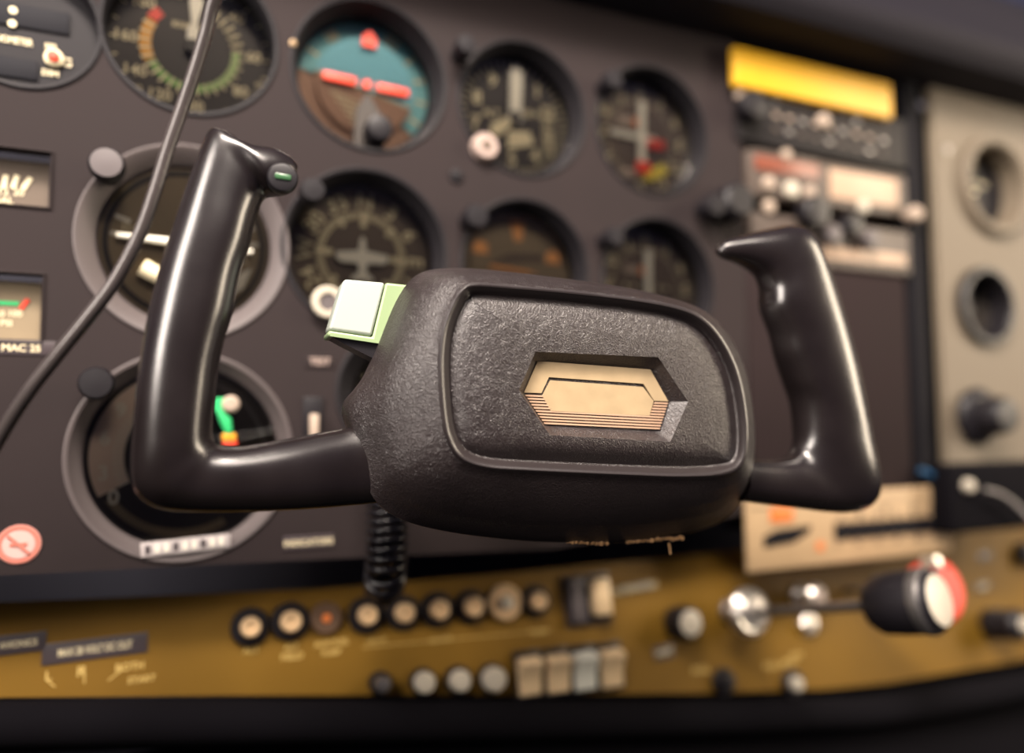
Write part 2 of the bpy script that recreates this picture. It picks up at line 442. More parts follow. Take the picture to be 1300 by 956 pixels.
# dark kick plate below the roll
kz = lo(650, 912)[1]
kp = MB().box(-0.6, 0.9, 0.014, 0.018, kz - 0.30, kz + 0.012, M_edge).build('kick_plate'); kp.matrix_world = LOW.m
tag(kp, 'black kick plate under the padded lower edge', 'panel')

# ================================================================== GAUGES
def shell(key, name, label, cat, ringm=M_bezel, dialm=M_dial, glass=True, fr=PAN, lip=True, group=None):
    x, z, rf, ro, d = GG[key]
    root = thing(name, fr, (x, 0, z), label, cat, group)
    b = MB()
    b.lathe([(ro, 0.0), (ro, -0.0008), (ro - 0.0008, -0.0012), (ro - 0.0022, -0.0008), (rf + (ro - rf) * .45, d * .45), (rf + .0012, d * .80), (rf + .0006, d), (rf + .0006, d + .002), (ro, d + .002), (ro - .002, .001)], ringm, n=96, closed=True)
    b.build('bezel', root)
    dl = MB(); dl.disc(rf + 0.0004, d, dialm, n=96)
    if glass:
        g = MB(); g.lathe([(0.0001, d * .72 + .0008), (rf + .0010, d * .72 + .0008), (rf + .0010, d * .72)], M_glass, n=64)
        g.build('glass', root)
    return root, dl, rf, d
def hand(root, name, pts, y, m, ang=0, hubr=0, hubm=None, label=None):
    """flat pointer; pts (x, z) pointing up, turned clockwise by ang"""
    a = math.radians(ang); h = MB()
    h.slab([(p[0] * math.cos(a) + p[1] * math.sin(a), y, -p[0] * math.sin(a) + p[1] * math.cos(a)) for p in pts], 0.0005, m)
    if hubr: h.lathe([(hubr, y + .0005), (hubr, y - .0005), (hubr * .8, y - .0012)], hubm or m, n=24)
    o = h.build(name, root)
    if label: o['label'] = label
    return o
def knob(root, x, z, r, m, y1=0.0, y0=-0.010, cap=None, name='knob', capr=.72, label=None, flutes=0):
    k = MB(); L = y1 - y0
    k.lathe([(r * .86, y1), (r * .98, y1 - L * .25), (r, y0 + L * .30), (r * .97, y0 + L * .12), (r * .86, y0 + L * .02), (r * capr, y0)], m, x, z, n=48)
    o = k.build(name, root)
    if label: o['label'] = label
    if cap:
        c = MB(); c.lathe([(r * capr, y0 + .0002), (r * capr, y0 - .0004), (r * capr * .85, y0 - .0010), (r * capr * .3, y0 - .0012)], cap, x, z, n=40)
        c.build('knob_cap', o)
    return o
def local(key, px, py, y):
    g = GG[key]; p = PAN.un(px, py, y); return p.x - g[0], p.z - g[1]

# --- airspeed indicator
r_, dl, rf, d = shell('asi', 'airspeed_indicator', 'round gauge with amber and green arcs, top row behind the thin cable', 'gauge')
y = d - 0.0004
dl.ring(rf * .50, rf * .60, y, M_green, 85, 215); dl.ring(rf * .50, rf * .60, y, M_green, 215, 243)
dl.ring(rf * .50, rf * .64, y, M_amber, 245, 300); dl.ring(rf * .52, rf * .66, y, M_red, 302, 318)
dl.ticks(rf * .50, rf * .66, rf * .03, y - .0004, M_ink, range(30, 300, 11)); dl.ticks(rf * .93, rf * .99, rf * .02, y, M_ink, range(0, 360, 15))
for t, a in (('40', 45), ('60', 88), ('80', 128), ('100', 178), ('120', 208), ('140', 238), ('160', 272), ('180', 312), ('200', 340)):
    dl.text(t, rf * .79 * math.sin(math.radians(a)), y, rf * .79 * math.cos(math.radians(a)), rf * .15, M_ink)
for t, a in (('60', 112), ('80', 150), ('100', 196), ('120', 225)):
    dl.text(t, rf * .93 * math.sin(math.radians(a)), y, rf * .93 * math.cos(math.radians(a)), rf * .07, M_ink)
dl.text('KNOTS', -rf * .05, y, rf * .30, rf * .09, M_ink)
dl.build('dial', r_)
hand(r_, 'needle', [(-rf * .07, -rf * .08), (rf * .07, -rf * .08), (rf * .08, rf * .25), (rf * .035, rf * .30), (rf * .09, rf * .62), (0, rf * .92), (-rf * .09, rf * .62), (-rf * .035, rf * .30), (-rf * .08, rf * .25)], d - .003, M_white, 4, rf * .10, M_dial)

# --- attitude indicator
r_, dl, rf, d = shell('ai', 'attitude_indicator', 'artificial horizon with blue sky and brown ground halves', 'gauge')
y = d - .0004; tilt = 12
def half(mb, r, y, m, a0, a1, th=.0004, cx=0, cz=0):
    ps = [(r * math.sin(math.radians(a0 + (a1 - a0) * i / 40)) + cx, y, r * math.cos(math.radians(a0 + (a1 - a0) * i / 40)) + cz) for i in range(41)]
    mb.slab(ps, th, m)
half(dl, rf, y, M_skyring, -82, 130); dl.ring(rf * .0, rf, y, M_ground, 130, 278)
for a in (-62, -40, 32, 52, 74, 96, 118): dl.ticks(rf * .80, rf * .98, rf * .05, y - .0004, M_ink, [a])
dl.ticks(rf * .80, rf * .97, rf * .12, y - .0004, M_ink, [-33, 24])
dl.build('roll_ring', r_)
hz = MB(); rr = rf * .76
half(hz, rr, d - .0030, M_sky, -80, 110, .002); half(hz, rr, d - .0030, M_ground, 110, 280, .002)
for k in range(5):
    x0 = -rr * .70 + k * rr * .10; z0 = -rr * .22 - k * rr * .13
    hz.slab([(x0, d - .0034, z0), (x0 + rr * .55, d - .0034, z0 - rr * .14), (x0 + rr * .55, d - .0034, z0 - rr * .17), (x0, d - .0034, z0 - rr * .045)], .0004, M_ink)
hz.slab([(-rr * .97, d - .0035, rr * .14), (rr * .93, d - .0035, -rr * .30), (rr * .93, d - .0035, -rr * .33), (-rr * .97, d - .0035, rr * .11)], .0004, M_ink)
hz.build('horizon_disc', r_)
ws = MB()
ws.box(-rf * .66, -rf * .16, d - .0062, d - .0050, -rf * .06, rf * .06, M_red, .0006, Matrix.Rotation(math.radians(3), 4, 'Y'))
ws.box(rf * .16, rf * .66, d - .0062, d - .0050, -rf * .06, rf * .06, M_red, .0006, Matrix.Rotation(math.radians(3), 4, 'Y'))
ws.disc(rf * .065, d - .006, M_red, n=20)
plabel(ws.build('reference_wings', r_), 'orange-red bars')
hand(r_, 'roll_pointer', [(-rf * .11, rf * .60), (rf * .11, rf * .60), (rf * .11, rf * .74), (0, rf * .86), (-rf * .11, rf * .74)], d - .0058, M_red, 3)
pd = MB(); pd.slab([(-rf * .20, d - .0075, -rf), (rf * .26, d - .0075, -rf), (rf * .20, d - .0075, -rf * .45), (rf * .0, d - .0075, -rf * .14), (-rf * .16, d - .0075, -rf * .42)], .003, M_dial)
pd.build('pedestal', r_)
kx, kz_ = local('ai', 482, 162, -.004)
knob(r_, kx, kz_, .0078, M_knob, .010, -.006)

# --- altimeter
r_, dl, rf, d = shell('alt', 'altimeter', 'altimeter with thick white pointer and adjusting knob, top row right of the horizon', 'gauge')
y = d - .0004
for i in range(10):
    a = i * 36 + 3; dl.text(str(i), rf * .72 * math.sin(math.radians(a)), y, rf * .72 * math.cos(math.radians(a)), rf * .24, M_ink)
dl.ticks(rf * .88, rf * .98, rf * .025, y, M_ink, [i * 7.2 for i in range(50)])
dl.text('ALT', -rf * .42, y, rf * .02, rf * .13, M_ink); dl.text('100 FT', rf * .36, y, rf * .12, rf * .12, M_ink)
for i in range(7): dl.text('29.9', rf * .63 + rf * .02 * (i % 2), y - .0003, rf * .25 - i * rf * .13, rf * .10, M_ink, 8)
dl.slab([(-rf * .12, y, -rf * .55), (rf * .38, y, -rf * .42), (rf * .30, y, -rf * .20), (-rf * .10, y, -rf * .24)], .0003, M_ink)
dl.build('dial', r_)
hand(r_, 'needle', [(-rf * .11, rf * .08), (-rf * .13, -rf * .08), (rf * .13, -rf * .08), (rf * .11, rf * .08), (rf * .12, rf * .80), (0, rf * .93), (-rf * .12, rf * .80)], d - .003, M_white, 2)
hand(r_, 'short_needle', [(-rf * .05, 0), (rf * .05, 0), (rf * .12, rf * .45), (0, rf * .58), (-rf * .12, rf * .45)], d - .002, M_ink, 232, rf * .12, M_dial)
kx, kz_ = local('alt', 618, 184, -.006)
kb = knob(r_, kx, kz_, .0082, M_tancap, .008, -.006, capr=.86)
k_ = MB(); k_.disc(.0030, -.0068, M_dialb, kx, kz_, 24); k_.build('knob_recess', kb)

# --- VOR indicators
def vor(key, label, hor, flags):
    r_, dl, rf, d = shell(key, 'course_indicator', label, 'gauge', dialm=M_dialb)
    y = d - .0004
    for a, t in ((0, '0'), (32, '3'), (62, '6'), (90, 'E'), (120, '12'), (150, '15'), (180, 'S'), (210, '21'), (240, '24'), (270, 'W'), (300, '30'), (330, '33')):
        dl.text(t, rf * .82 * math.sin(math.radians(a)), y, rf * .82 * math.cos(math.radians(a)), rf * .20, M_ink)
    dl.ticks(rf * .62, rf * .70, rf * .02, y, M_ink, [i * 10 for i in range(36)])
    for q in (-.4, -.25, .25, .4): dl.disc(rf * .035, y, M_ink, q * rf, 0, 12, .0003); dl.disc(rf * .035, y, M_ink, 0, q * rf, 12, .0003)
    dl.box(-rf * .44, -rf * .14, y - .0006, y, rf * .20, rf * .34, M_tan); dl.box(-rf * .13, -rf * .04, y - .0006, y, rf * .20, rf * .34, M_orange)
    dl.build('dial', r_)
    hand(r_, 'needle', [(-rf * .07, -rf * .62), (rf * .07, -rf * .62), (rf * .07, rf * .62), (-rf * .07, rf * .62)], d - .003, M_white, 1)
    if hor:
        hand(r_, 'glideslope_needle', [(-rf * .045, -rf * .60), (rf * .045, -rf * .60), (rf * .045, rf * .28), (-rf * .045, rf * .28)], d - .0025, M_white, 92)
        f = MB(); f.box(rf * .12, rf * .46, d - .0028, d - .0018, -rf * .16, rf * .0, M_red, .0005); plabel(f.build('warning_flag', r_), 'red flag')
        f = MB(); f.box(-rf * .13, rf * .15, d - .0038, d - .0031, -rf * .62, -rf * .42, M_red, .0003); plabel(f.build('warning_flag', r_), 'red flag')
        f = MB(); f.ring(rf * .55, rf * .74, d - .0030, M_yarc, 135, 178); plabel(f.build('arc_mark', r_), 'yellow arc')
        f = MB(); f.box(-rf * .42, -rf * .10, d - .0022, d - .0014, -rf * .72, -rf * .56, M_tan, .0003); f.build('indicator_window', r_)
    return r_, rf
vor('vor1', 'course gauge with crossed white needles, red flags and yellow arc, top row', True, True)
vor('vor2', 'course gauge with one upright needle, right end of the second row', False, False)

# --- turn coordinator
r_, dl, rf, d = shell('tc', 'turn_coordinator', 'tan-faced gauge in wide grey ring behind the upper left grip', 'gauge', ringm=M_ring, dialm=M_olive)
y = d - .0004
dl.ring(rf * .90, rf * .97, y, M_dial, 0, 360)
dl.text('D.C.', -rf * .62, y, rf * .16, rf * .10, M_ink); dl.text('ELEC.', rf * .6, y, rf * .3, rf * .10, M_ink)
for a in (70, 85, 275, 290): dl.ticks(rf * .70, rf * .88, rf * .05, y, M_white, [a])
dl.text('L', -rf * .68, y, -rf * .22, rf * .15, M_ink); dl.text('R', rf * .70, y, -rf * .12, rf * .15, M_ink)
dl.text('2 MIN.', 0, y, -rf * .72, rf * .10, M_ink)
dl.slab([(rf * .52, y - .0002, -rf * .42), (rf * .80, y - .0002, -rf * .24), (rf * .70, y - .0002, -rf * .52), (rf * .50, y - .0002, -rf * .66)], .0004, M_white)
dl.build('dial', r_)
aw = MB()
aw.tube([(-rf * .80, d - .003, 0.04 * rf), (-rf * .1, d - .003, 0), (rf * .1, d - .003, 0), (rf * .80, d - .003, -.04 * rf)], [rf * .03, rf * .055, rf * .055, rf * .03], M_white, 10)
aw.disc(rf * .13, d - .004, M_white, n=24, th=.002); aw.box(-rf * .03, rf * .03, d - .0036, d - .003, 0, rf * .28, M_white)
aw.build('aeroplane_pointer', r_)
bt = MB(); P_ = [(-rf * .50 + rf * i / 10, d - .003, -rf * .50 + .16 * rf * ((i - 5) / 5) ** 2) for i in range(11)]
bt.tube(P_, rf * .11, M_ink, 12); bt.build('slip_tube', r_)
bb = MB(); bb.disc(rf * .10, d - .0075, M_dial, 0, -rf * .50, 20, .002); bb.build('slip_ball', r_)

# --- heading indicator
r_, dl, rf, d = shell('hi', 'heading_indicator', 'compass gauge with small white aeroplane at its centre', 'gauge', dialm=M_dialb)
y = d - .0004
for i, t in enumerate(['N', '3', '6', 'E', '12', '15', 'S', '21', '24', 'W', '30', '33']):
    a = i * 30 + 3; dl.text(t, rf * .80 * math.sin(math.radians(a)), y, rf * .80 * math.cos(math.radians(a)), rf * .23, M_ink, a)
dl.ticks(rf * .54, rf * .64, rf * .030, y, M_ink, [i * 5 for i in range(72)])
dl.ticks(rf * .42, rf * .66, rf * .09, y - .0002, M_ink, [3, 93, 183, 273])
dl.ticks(rf * .48, rf * .64, rf * .07, y - .0002, M_ink, [-32, 48, 138, 228])
dl.build('compass_card', r_)
ap = MB(); q = d - .003
ap.slab([(rf * a, q, rf * b) for a, b in [(0, .28), (.04, .20), (.05, .06), (.36, .02), (.38, -.06), (.30, -.12), (.07, -.12), (.05, -.26), (.15, -.32), (.15, -.38), (0, -.36), (-.15, -.38), (-.15, -.32), (-.05, -.26), (-.07, -.12), (-.30, -.12), (-.38, -.06), (-.36, .02), (-.05, .06), (-.04, .20)]], .0006, M_white)
ap.build('aeroplane_symbol', r_)
kx, kz_ = local('hi', 416, 384, -.004)
kk = MB(); kk.lathe([(.0050, .010), (.0052, -.004), (.0085, -.004), (.0088, -.0055), (.0080, -.0065), (.0052, -.0065), (.0046, -.005)], M_cap, kx, kz_, 32)
kk.disc(.0046, -.0052, M_knobg, kx, kz_, 24)
kk.build('knob', r_)

# --- vertical speed / ADF type with orange letters
r_, dl, rf, d = shell('vsi', 'bearing_indicator', 'olive-faced gauge with orange marks, second row above the hub', 'gauge', dialm=M_olive)
y = d - .0004
dl.slab([(-rf * .10, y, rf * .86), (rf * .16, y, rf * .86), (rf * .10, y, rf * .52), (-rf * .02, y, rf * .52)], .0003, M_orange2)
for a in (-55, 62): dl.slab([(rf * .78 * math.sin(math.radians(a)) + u * rf, y, rf * .62 * math.cos(math.radians(a)) + v * rf) for u, v in ((-.13, -.1), (.13, -.1), (.13, .06), (0, .13), (-.13, .06))], .0003, M_orange2)
dl.box(-rf * .62, rf * .66, y - .0003, y, -rf * .30, -rf * .24, M_orange2); dl.box(-rf * .4, rf * .4, y - .0003, y, -rf * .06, -rf * .01, M_tan)
dl.slab([(-rf * .5, y, rf * .1), (rf * .5, y, rf * .22), (rf * .45, y, rf * .32), (-rf * .1, y, rf * .3)], .0003, M_dialb)
dl.ticks(rf * .88, rf * .97, rf * .02, y, M_tan, [i * 15 for i in range(24)])
dl.build('dial', r_)
hand(r_, 'needle', [(-rf * .03, -rf * .5), (rf * .03, -rf * .5), (rf * .03, rf * .2), (0, rf * .35), (-rf * .03, rf * .2)], d - .003, M_orange2, 95)

# --- radio compass / manifold gauge at lower left
r_, dl, rf, d = shell('adf', 'fuel_flow_gauge', 'large lower left gauge with wide grey ring behind the left grip', 'gauge', ringm=M_ring, dialm=M_dial)
y = d - .0004
dl.ring(rf * .62, rf * .97, y, mat('pinkish_tan_dial', (0.80, 0.62, 0.50), 0.6), 243, 338); dl.ring(rf * .84, rf * .93, y, M_olive, 150, 238)
for a, t in ((258, '3'), (285, '6'), (308, '9'), (238, '0'), (330, '12')):
    dl.text(t, rf * .84 * math.sin(math.radians(a)), y - .0003, rf * .84 * math.cos(math.radians(a)), rf * .17, M_white)
dl.ticks(rf * .62, rf * .74, rf * .02, y - .0003, M_white, [244 + 5 * i for i in range(19)])
dl.ring(rf * .30, rf * .98, y, M_dial, 238, 243)
dl.ring(rf * .86, rf * .90, y, M_knobg, 20, 120)
dl.build('dial', r_)
x1, z1 = local('adf', 277, 520, d - .003); x2, z2 = local('adf', 291, 550, d - .003)
nd = MB(); nd.tube([(x1, d - .003, z1), ((x1 + x2) / 2 + .001, d - .003, (z1 + z2) / 2), (x2, d - .003, z2)], [.0012, .0030, .0018], M_bgreen, 8)
nd.box(x1 - .002, x1 + .004, d - .004, d - .002, z1 - .001, z1 + .006, M_bgreen, .0006, seg=1)
plabel(nd.build('needle', r_), 'bright green needle')
tp = MB(); tp.box(x2 - .0035, x2 + .0035, d - .004, d - .002, z2 - .0040, z2 + .0, M_amber, .001); tp.box(x2 - .003, x2 + .004, d - .0035, d - .002, z2 - .0070, z2 - .0035, M_red, .001)
plabel(tp.build('needle_tip', r_), 'orange and red tip')
x3, z3 = local('adf', 293, 513, d - .004); sc_ = MB(); sc_.lathe([(.0046, d), (.0044, d - .005), (.0030, d - .006)], M_tan, x3, z3, 20); sc_.build('screw', r_)
# silver tape label stuck on its ring
tx, tz = xz(238, 690); rt = thing('label_tape', PAN, (tx, -.002, tz), 'silver lettered label tape on the lower left gauge ring', 'label')
tm = MB(); tm.box(-.021, .020, .0, .0006, -.0040, .0030, M_tape, .0002, Matrix.Rotation(math.radians(-3), 4, 'Y'))
for i in range(9): tm.box(-.019 + i * .0042, -.0168 + i * .0042, -.0002, 0, -.0026, .0014, M_strip if i % 3 == 0 else M_white, 0, Matrix.Rotation(math.radians(-3), 4, 'Y'))
tm.build('tape', rt)

# --- chronometer
r_, dl, rf, d = shell('chrono', 'digital_chronometer', 'digital clock with two black displays and a red button, top left corner', 'clock', dialm=M_bezel, glass=False)
y = d - .0006
def lp_(px, py): return local('chrono', px, py, y)
a = lp_(-30, -4); b = lp_(88, 45); dl.box(a[0], b[0], y - .0006, y, b[1], a[1], M_lcd, .0004)
a = lp_(-30, 66); b = lp_(48, 103); dl.box(a[0], b[0], y - .0006, y, b[1], a[1], M_lcd, .0004)
for p in ((17, 14), (16, 31)): q = lp_(*p); dl.disc(.0018, y - .0010, M_ink, q[0], q[1], 14)
q = lp_(16, 51); dl.text('CHRONOMETER', q[0] - .004, y - .0003, q[1], .0034, M_ink, wide=.72)
q = lp_(66, 60); dl.text('SEL', q[0], y - .0003, q[1], .0030, M_ink); q = lp_(85, 80); dl.text('12', q[0], y - .0003, q[1], .0042, M_ink, 90)
q = lp_(64, 93); dl.text('DIM', q[0], y - .0003, q[1], .0030, M_ink); q = lp_(8, 107); dl.text('ELAPSED', q[0] - .002, y - .0003, q[1], .0026, M_ink)
dl.build('face', r_)
q = lp_(69, 75); bt = MB(); bt.lathe([(.0044, y), (.0042, y - .002), (.0030, y - .0022)], M_ink, q[0], q[1], 28); o = bt.build('button_ring', r_)
bt = MB(); bt.lathe([(.0026, y - .001), (.0026, y - .004), (.0018, y - .0045)], M_red, q[0], q[1], 24); plabel(bt.build('button', r_), 'red button')

# --- two small rectangular engine gauges at the left border
def rectgauge(key, label, dial_fn):
    x0, x1, z0, z1 = RR[key]; cx = (x0 + x1) / 2; cz = (z0 + z1) / 2; hx = (x1 - x0) / 2; hz_ = (z1 - z0) / 2
    r_ = thing('engine_gauge', PAN, (cx, 0, cz), label, 'gauge')
    b = MB(); t = .0016; dp = .010
    o0 = [(-hx, -hz_), (hx, -hz_), (hx, hz_), (-hx, hz_)]; 
    vs = []
    for s_, y_ in ((0.0012, 0), (0.0012, -.0010), (-.0006, -.0012), (-.0020, dp), (-.0020, dp + .002)):
        vs += [(a + math.copysign(s_, a), y_, c + math.copysign(s_, c)) for a, c in o0]
    fs = [(i * 4 + k, i * 4 + (k + 1) % 4, (i + 1) * 4 + (k + 1) % 4, (i + 1) * 4 + k) for i in range(4) for k in range(4)]
    b.add(vs, fs, M_panel); b.build('bezel', r_, smooth=20)
    dl = MB(); dl.box(-hx + .0018, hx - .0018, dp, dp + .0012, -hz_ + .0018, hz_ - .0018, M_olive if key == 'oil' else M_dialb)
    dial_fn(dl, hx, hz_, dp - .0003); dl.build('dial', r_)
    return r_
def fuel(dl, hx, hz_, y):
    for (px, py, t, a) in ((6, 231, 'I', 8), (19, 231, 'I', 14), (34, 233, 'I', 28)):
        p = PAN.un(px, py, y); g = RR['fuel']; cx = (g[0] + g[1]) / 2; cz = (g[2] + g[3]) / 2
        dl.box(-.0011, .0011, -.0003, 0, -.0034, .0034, M_ink, 0, Matrix.Translation((p.x - cx, y, p.z - cz)) @ Matrix.Rotation(math.radians(a), 4, 'Y'))
    for (px, py, t) in ((5, 243, '12'), (24, 244, '20'), (4, 254, 'GAL')):
        p = PAN.un(px, py, y); dl.text(t, p.x - cx, y, p.z - cz, .0034, M_ink)
def oil(dl, hx, hz_, y):
    g = RR['oil']; cx = (g[0] + g[1]) / 2; cz = (g[2] + g[3]) / 2
    a = PAN.un(-40, 380, y); b = PAN.un(24, 388, y); dl.box(a.x - cx, b.x - cx, y - .0003, y, b.z - cz, a.z - cz, M_bgreen)
    p = PAN.un(31, 386, y); dl.box(-.0010, .0010, -.0003, 0, -.0028, .0028, M_red, 0, Matrix.Translation((p.x - cx, y, p.z - cz)) @ Matrix.Rotation(math.radians(32), 4, 'Y'))
    for (px, py, t) in ((20, 398, '100'), (0, 398, '60'), (8, 410, 'PSI')):
        p = PAN.un(px, py, y); dl.text(t, p.x - cx, y, p.z - cz, .0030, M_ink)
rectgauge('fuel', 'small rectangular gauge with slanted cream tick marks, upper one on the left border', fuel)
rectgauge('oil', 'small rectangular gauge with bright green bar, lower one on the left border', oil)
tx, tz = xz(10, 432 + 8); r_ = thing('caption_strip', PAN, (tx, 0, tz), 'black caption strip under the small gauge with the green bar', 'label')
c = MB(); c.box(-.03, .0195, -.0006, -.00, -.0038, .0030, M_strip, .0002); c.text('R MAG L MAC 25', -.004, -.0008, -.0005, .0034, M_ink); c.build('strip', r_)

# --- small centre-left gauge partly behind hub (dark ring)
r_, dl, rf, d = shell('small', 'hidden_gauge', 'mostly hidden dark gauge behind the left side of the hub', 'gauge')
dl.ticks(rf * .8, rf * .95, rf * .03, d - .0004, M_ink, [i * 20 for i in range(18)]); dl.build('dial', r_)
hand(r_, 'needle', [(-rf * .04, 0), (rf * .04, 0), (0, rf * .8)], d - .002, M_ink, -60)

# --- right panel gauges
def sidegauge(key, label, faces):
    x, z, rf, ro, d = GG[key]
    root = thing('engine_gauge', PAN, (x, 0, z), label, 'gauge')
    b = MB(); b.lathe([(ro, -.004), (ro, -.009), (ro * .96, -.0105), (ro * .86, -.0105), (ro * .80, -.0085), (rf + .0018, -.006), (rf + .0008, d), (rf + .0008, d + .002), (rf + .0016, d + .002), (rf + .0016, -.004)], faces, n=80, closed=True)
    b.build('bezel', root)
    return root, rf, d
r_, rf, d = sidegauge('vac', 'round gauge with broad grey ring on the grey right panel, upper one', M_grey)
dl = MB(); dl.disc(rf + .0004, d, M_bezel, n=60); y = d - .0004
dl.ring(rf * .70, rf * .85, y, M_yarc, 235, 300); dl.ticks(rf * .6, rf * .9, rf * .05, y - .0003, M_ink, [200 + 14 * i for i in range(12)])
dl.text('SUCTION', 0, y, rf * .2, rf * .13, M_ink); dl.build('dial', r_)
hand(r_, 'needle', [(-rf * .05, 0), (rf * .05, 0), (0, rf * .8)], d - .002, M_ink, -110, rf * .1, M_knob)
r_, rf, d = sidegauge('eng', 'gauge with yellow and white face in deep black ring, right panel', M_knob)
dl = MB(); dl.disc(rf + .0004, d, M_dial, n=60); y = d - .0004
dl.ring(rf * .05, rf * .98, y, M_cap, 180, 292); dl.ring(rf * .05, rf * .98, y, M_yarc, 292, 330); dl.build('dial', r_)
hand(r_, 'needle', [(-rf * .05, 0), (rf * .05, 0), (0, rf * .8)], d - .002, M_dial, -60, rf * .1, M_knob)
p = PAN.un(1262, 528, -.02)
r_ = thing('rotary_control', PAN, (p.x, -.004, p.z), 'large black knob low on the grey right panel', 'knob')
kb = MB(); kb.lathe([(.022, 0), (.023, -.004), (.020, -.008), (.015, -.010), (.0145, -.024), (.0120, -.028), (.004, -.029)], M_knob, n=48); kb.build('knob_body', r_)
p = PAN.un(1196, 192, 0); r_ = thing('panel_screw', PAN, (p.x, -.004, p.z), 'small screw at the upper left of the grey right panel', 'screw')
s_ = MB(); s_.lathe([(.0035, 0), (.0032, -.0012), (.0010, -.0018)], M_steel, n=20); s_.build('screw_head', r_)

# --- post lights beside the gauges
POSTS = [(136, 210, 21, 'grey-capped knob at the upper left of the tan-faced gauge'), (123, 487, 21, 'knob at the upper left of the large lower left gauge'),
         (396, 243, 16, 'small post light between the tan-faced gauge and the compass gauge'), (603, 276, 16, 'small post light at the upper left of the olive-faced gauge'),
         (590, 60, 13, 'small post light at the upper left of the altimeter'), (776, 104, 13, 'small post light left of the crossed needle gauge'),
         (778, 302, 13, 'small post light left of the lower course gauge'), (905, 262, 15, 'dark post light right of the two course gauges')]
for px, py, r, lab in POSTS:
    p = PAN.un(px, py, -.012); q = PAN.mpp(px, py, -.012) * r
    r_ = thing('post_light', PAN, (p.x, 0, p.z), 'dark ' + lab if 'dark' not in lab else lab, 'light fixture', 'post lights beside the gauges')
    k = MB(); k.lathe([(q * .80, 0), (q * .84, -.008), (q, -.009), (q * 1.02, -.0135), (q * .9, -.016)], M_knob if px != 136 else M_bezel, n=40); b_ = k.build('post', r_)
    k = MB(); k.lathe([(q * .88, -.0158), (q * .86, -.0166), (q * .3, -.0170)], M_bezel if px != 136 else M_knobg, n=40); k.build('cap', r_)  # the first post's lit look is put into its paler cap colour
for px, py, lab in ((579, 224, 'black screw below the altimeter and horizon gauges'), (372, 56, 'small brass screw left of the horizon gauge')):
    p = PAN.un(px, py, 0); r_ = thing('panel_screw', PAN, (p.x, 0, p.z), lab, 'screw')
    s_ = MB(); s_.lathe([(.0042 if px > 500 else .0018, 0), (.0038 if px > 500 else .0016, -.0016), (.001, -.0020)], M_knob if px > 500 else M_brass, n=20)
    s_.box(-.0028 if px > 500 else -.001, .0028 if px > 500 else .001, -.0023, -.0018, -.0004, .0004, M_void); s_.build('screw_head', r_)

# --- small labels and marks on the black panel
def strip(px, py, w, h, txt, label, fr=PAN, bm=M_strip, tm=M_ink, name='caption_strip', ang=0, th=.0007, tk=.55, wide=1.0, cat='label'):
    p = fr.un(px, py, 0); q = fr.mpp(px, py, 0); w *= q; h *= q
    r_ = thing(name, fr, (p.x, 0, p.z), label, cat)
    R = Matrix.Rotation(math.radians(ang), 4, 'Y')
    s_ = MB(); s_.box(-w / 2, w / 2, -th, 0, -h / 2, h / 2, bm, .0002, R)
    if txt: s_.text(txt, 0, -th - .0003, 0, h * tk, tm, ang, wide=wide)
    s_.build('strip', r_); return r_
strip(392, 688, 62, 17, 'INDICATORS', 'small dark strip with pale lettering left of the coiled cord', tk=.45)
strip(406, 459, 36, 16, 'TEST', 'little tan lettered plate left of the hub', bm=M_panel, tm=M_tancap)
p = PAN.un(24, 691, 0); r_ = thing('round_sticker', PAN, (p.x, 0, p.z), 'faded red and white round sticker at the lower left', 'sticker')
s_ = MB(); s_.disc(.0090, -.0006, M_pink, n=40); s_.ring(.0085, .0070, -.0009, M_orangepink); s_.disc(.0064, -.0009, mat('faded_pink_paper', (0.66, 0.44, 0.40), 0.6), n=32, th=.0003)
s_.box(-.0034, .0034, -.0013, -.0009, -.0008, .0008, M_orangepink); s_.box(-.0062, .0062, -.0015, -.0012, -.0006, .0006, M_orangepink, 0, Matrix.Rotation(math.radians(45), 4, 'Y')); s_.build('sticker_disc', r_)
p = PAN.un(397, 535, 0); r_ = thing('toggle_switch', PAN, (p.x, 0, p.z), 'small toggle switch just above the left arm of the yoke', 'switch')
s_ = MB(); s_.box(-.0052, .0052, -.002, 0, -.013, .013, M_knob, .0006); s_.build('housing', r_)
s_ = MB(); s_.box(-.0022, .0022, -.0075, -.002, -.009, .004, M_tan, .0008); plabel(s_.build('lever', r_), 'tan lever')

# ================================================================== RADIO STACK
def slabrect(px0, py0, px1, py1, fr=PAN, y=0.0):
    a = fr.un(px0, py0, y); b = fr.un(px1, py1, y); return a.x, b.x, b.z, a.z
# yellow strip
x0, x1, z0, z1 = slabrect(932, 57, 1134, 151, PAN, -.010)
cx, cz = (x0 + x1) / 2, (z0 + z1) / 2
ys = MB().box(x0 - cx, x1 - cx, 0, .006, z0 - cz, z1 - cz, M_ylw, .0015, seg=3)
ye = ys.build('yellow_cover'); ye.matrix_world = PAN.m @ Matrix.Translation((cx, -.010, cz))
tag(ye, 'blank bright yellow strip at the top of the radio stack', 'cover')
ydepth = -.004
def radio(name, px0, py0, px1, py1, label, m, yf=-.003, dp=.025):
    x0, x1, z0, z1 = slabrect(px0, py0, px1, py1, PAN, yf); cx, cz = (x0 + x1) / 2, (z0 + z1) / 2
    r_ = thing(name, PAN, (cx, yf, cz), label, 'radio')
    b = MB(); b.box(x0 - cx, x1 - cx, 0, dp, z0 - cz, z1 - cz, m, .0010); b.build('body', r_)
    return r_, (lambda px, py, y=-.0006: (PAN.un(px, py, yf + y).x - cx, PAN.un(px, py, yf + y).z - cz)), (x1 - x0) / 2, (z1 - z0) / 2
r_, L, hx, hz_ = radio('audio_selector', 934, 106, 1152, 215, 'black audio panel with rows of small buttons under the yellow strip', M_radio)
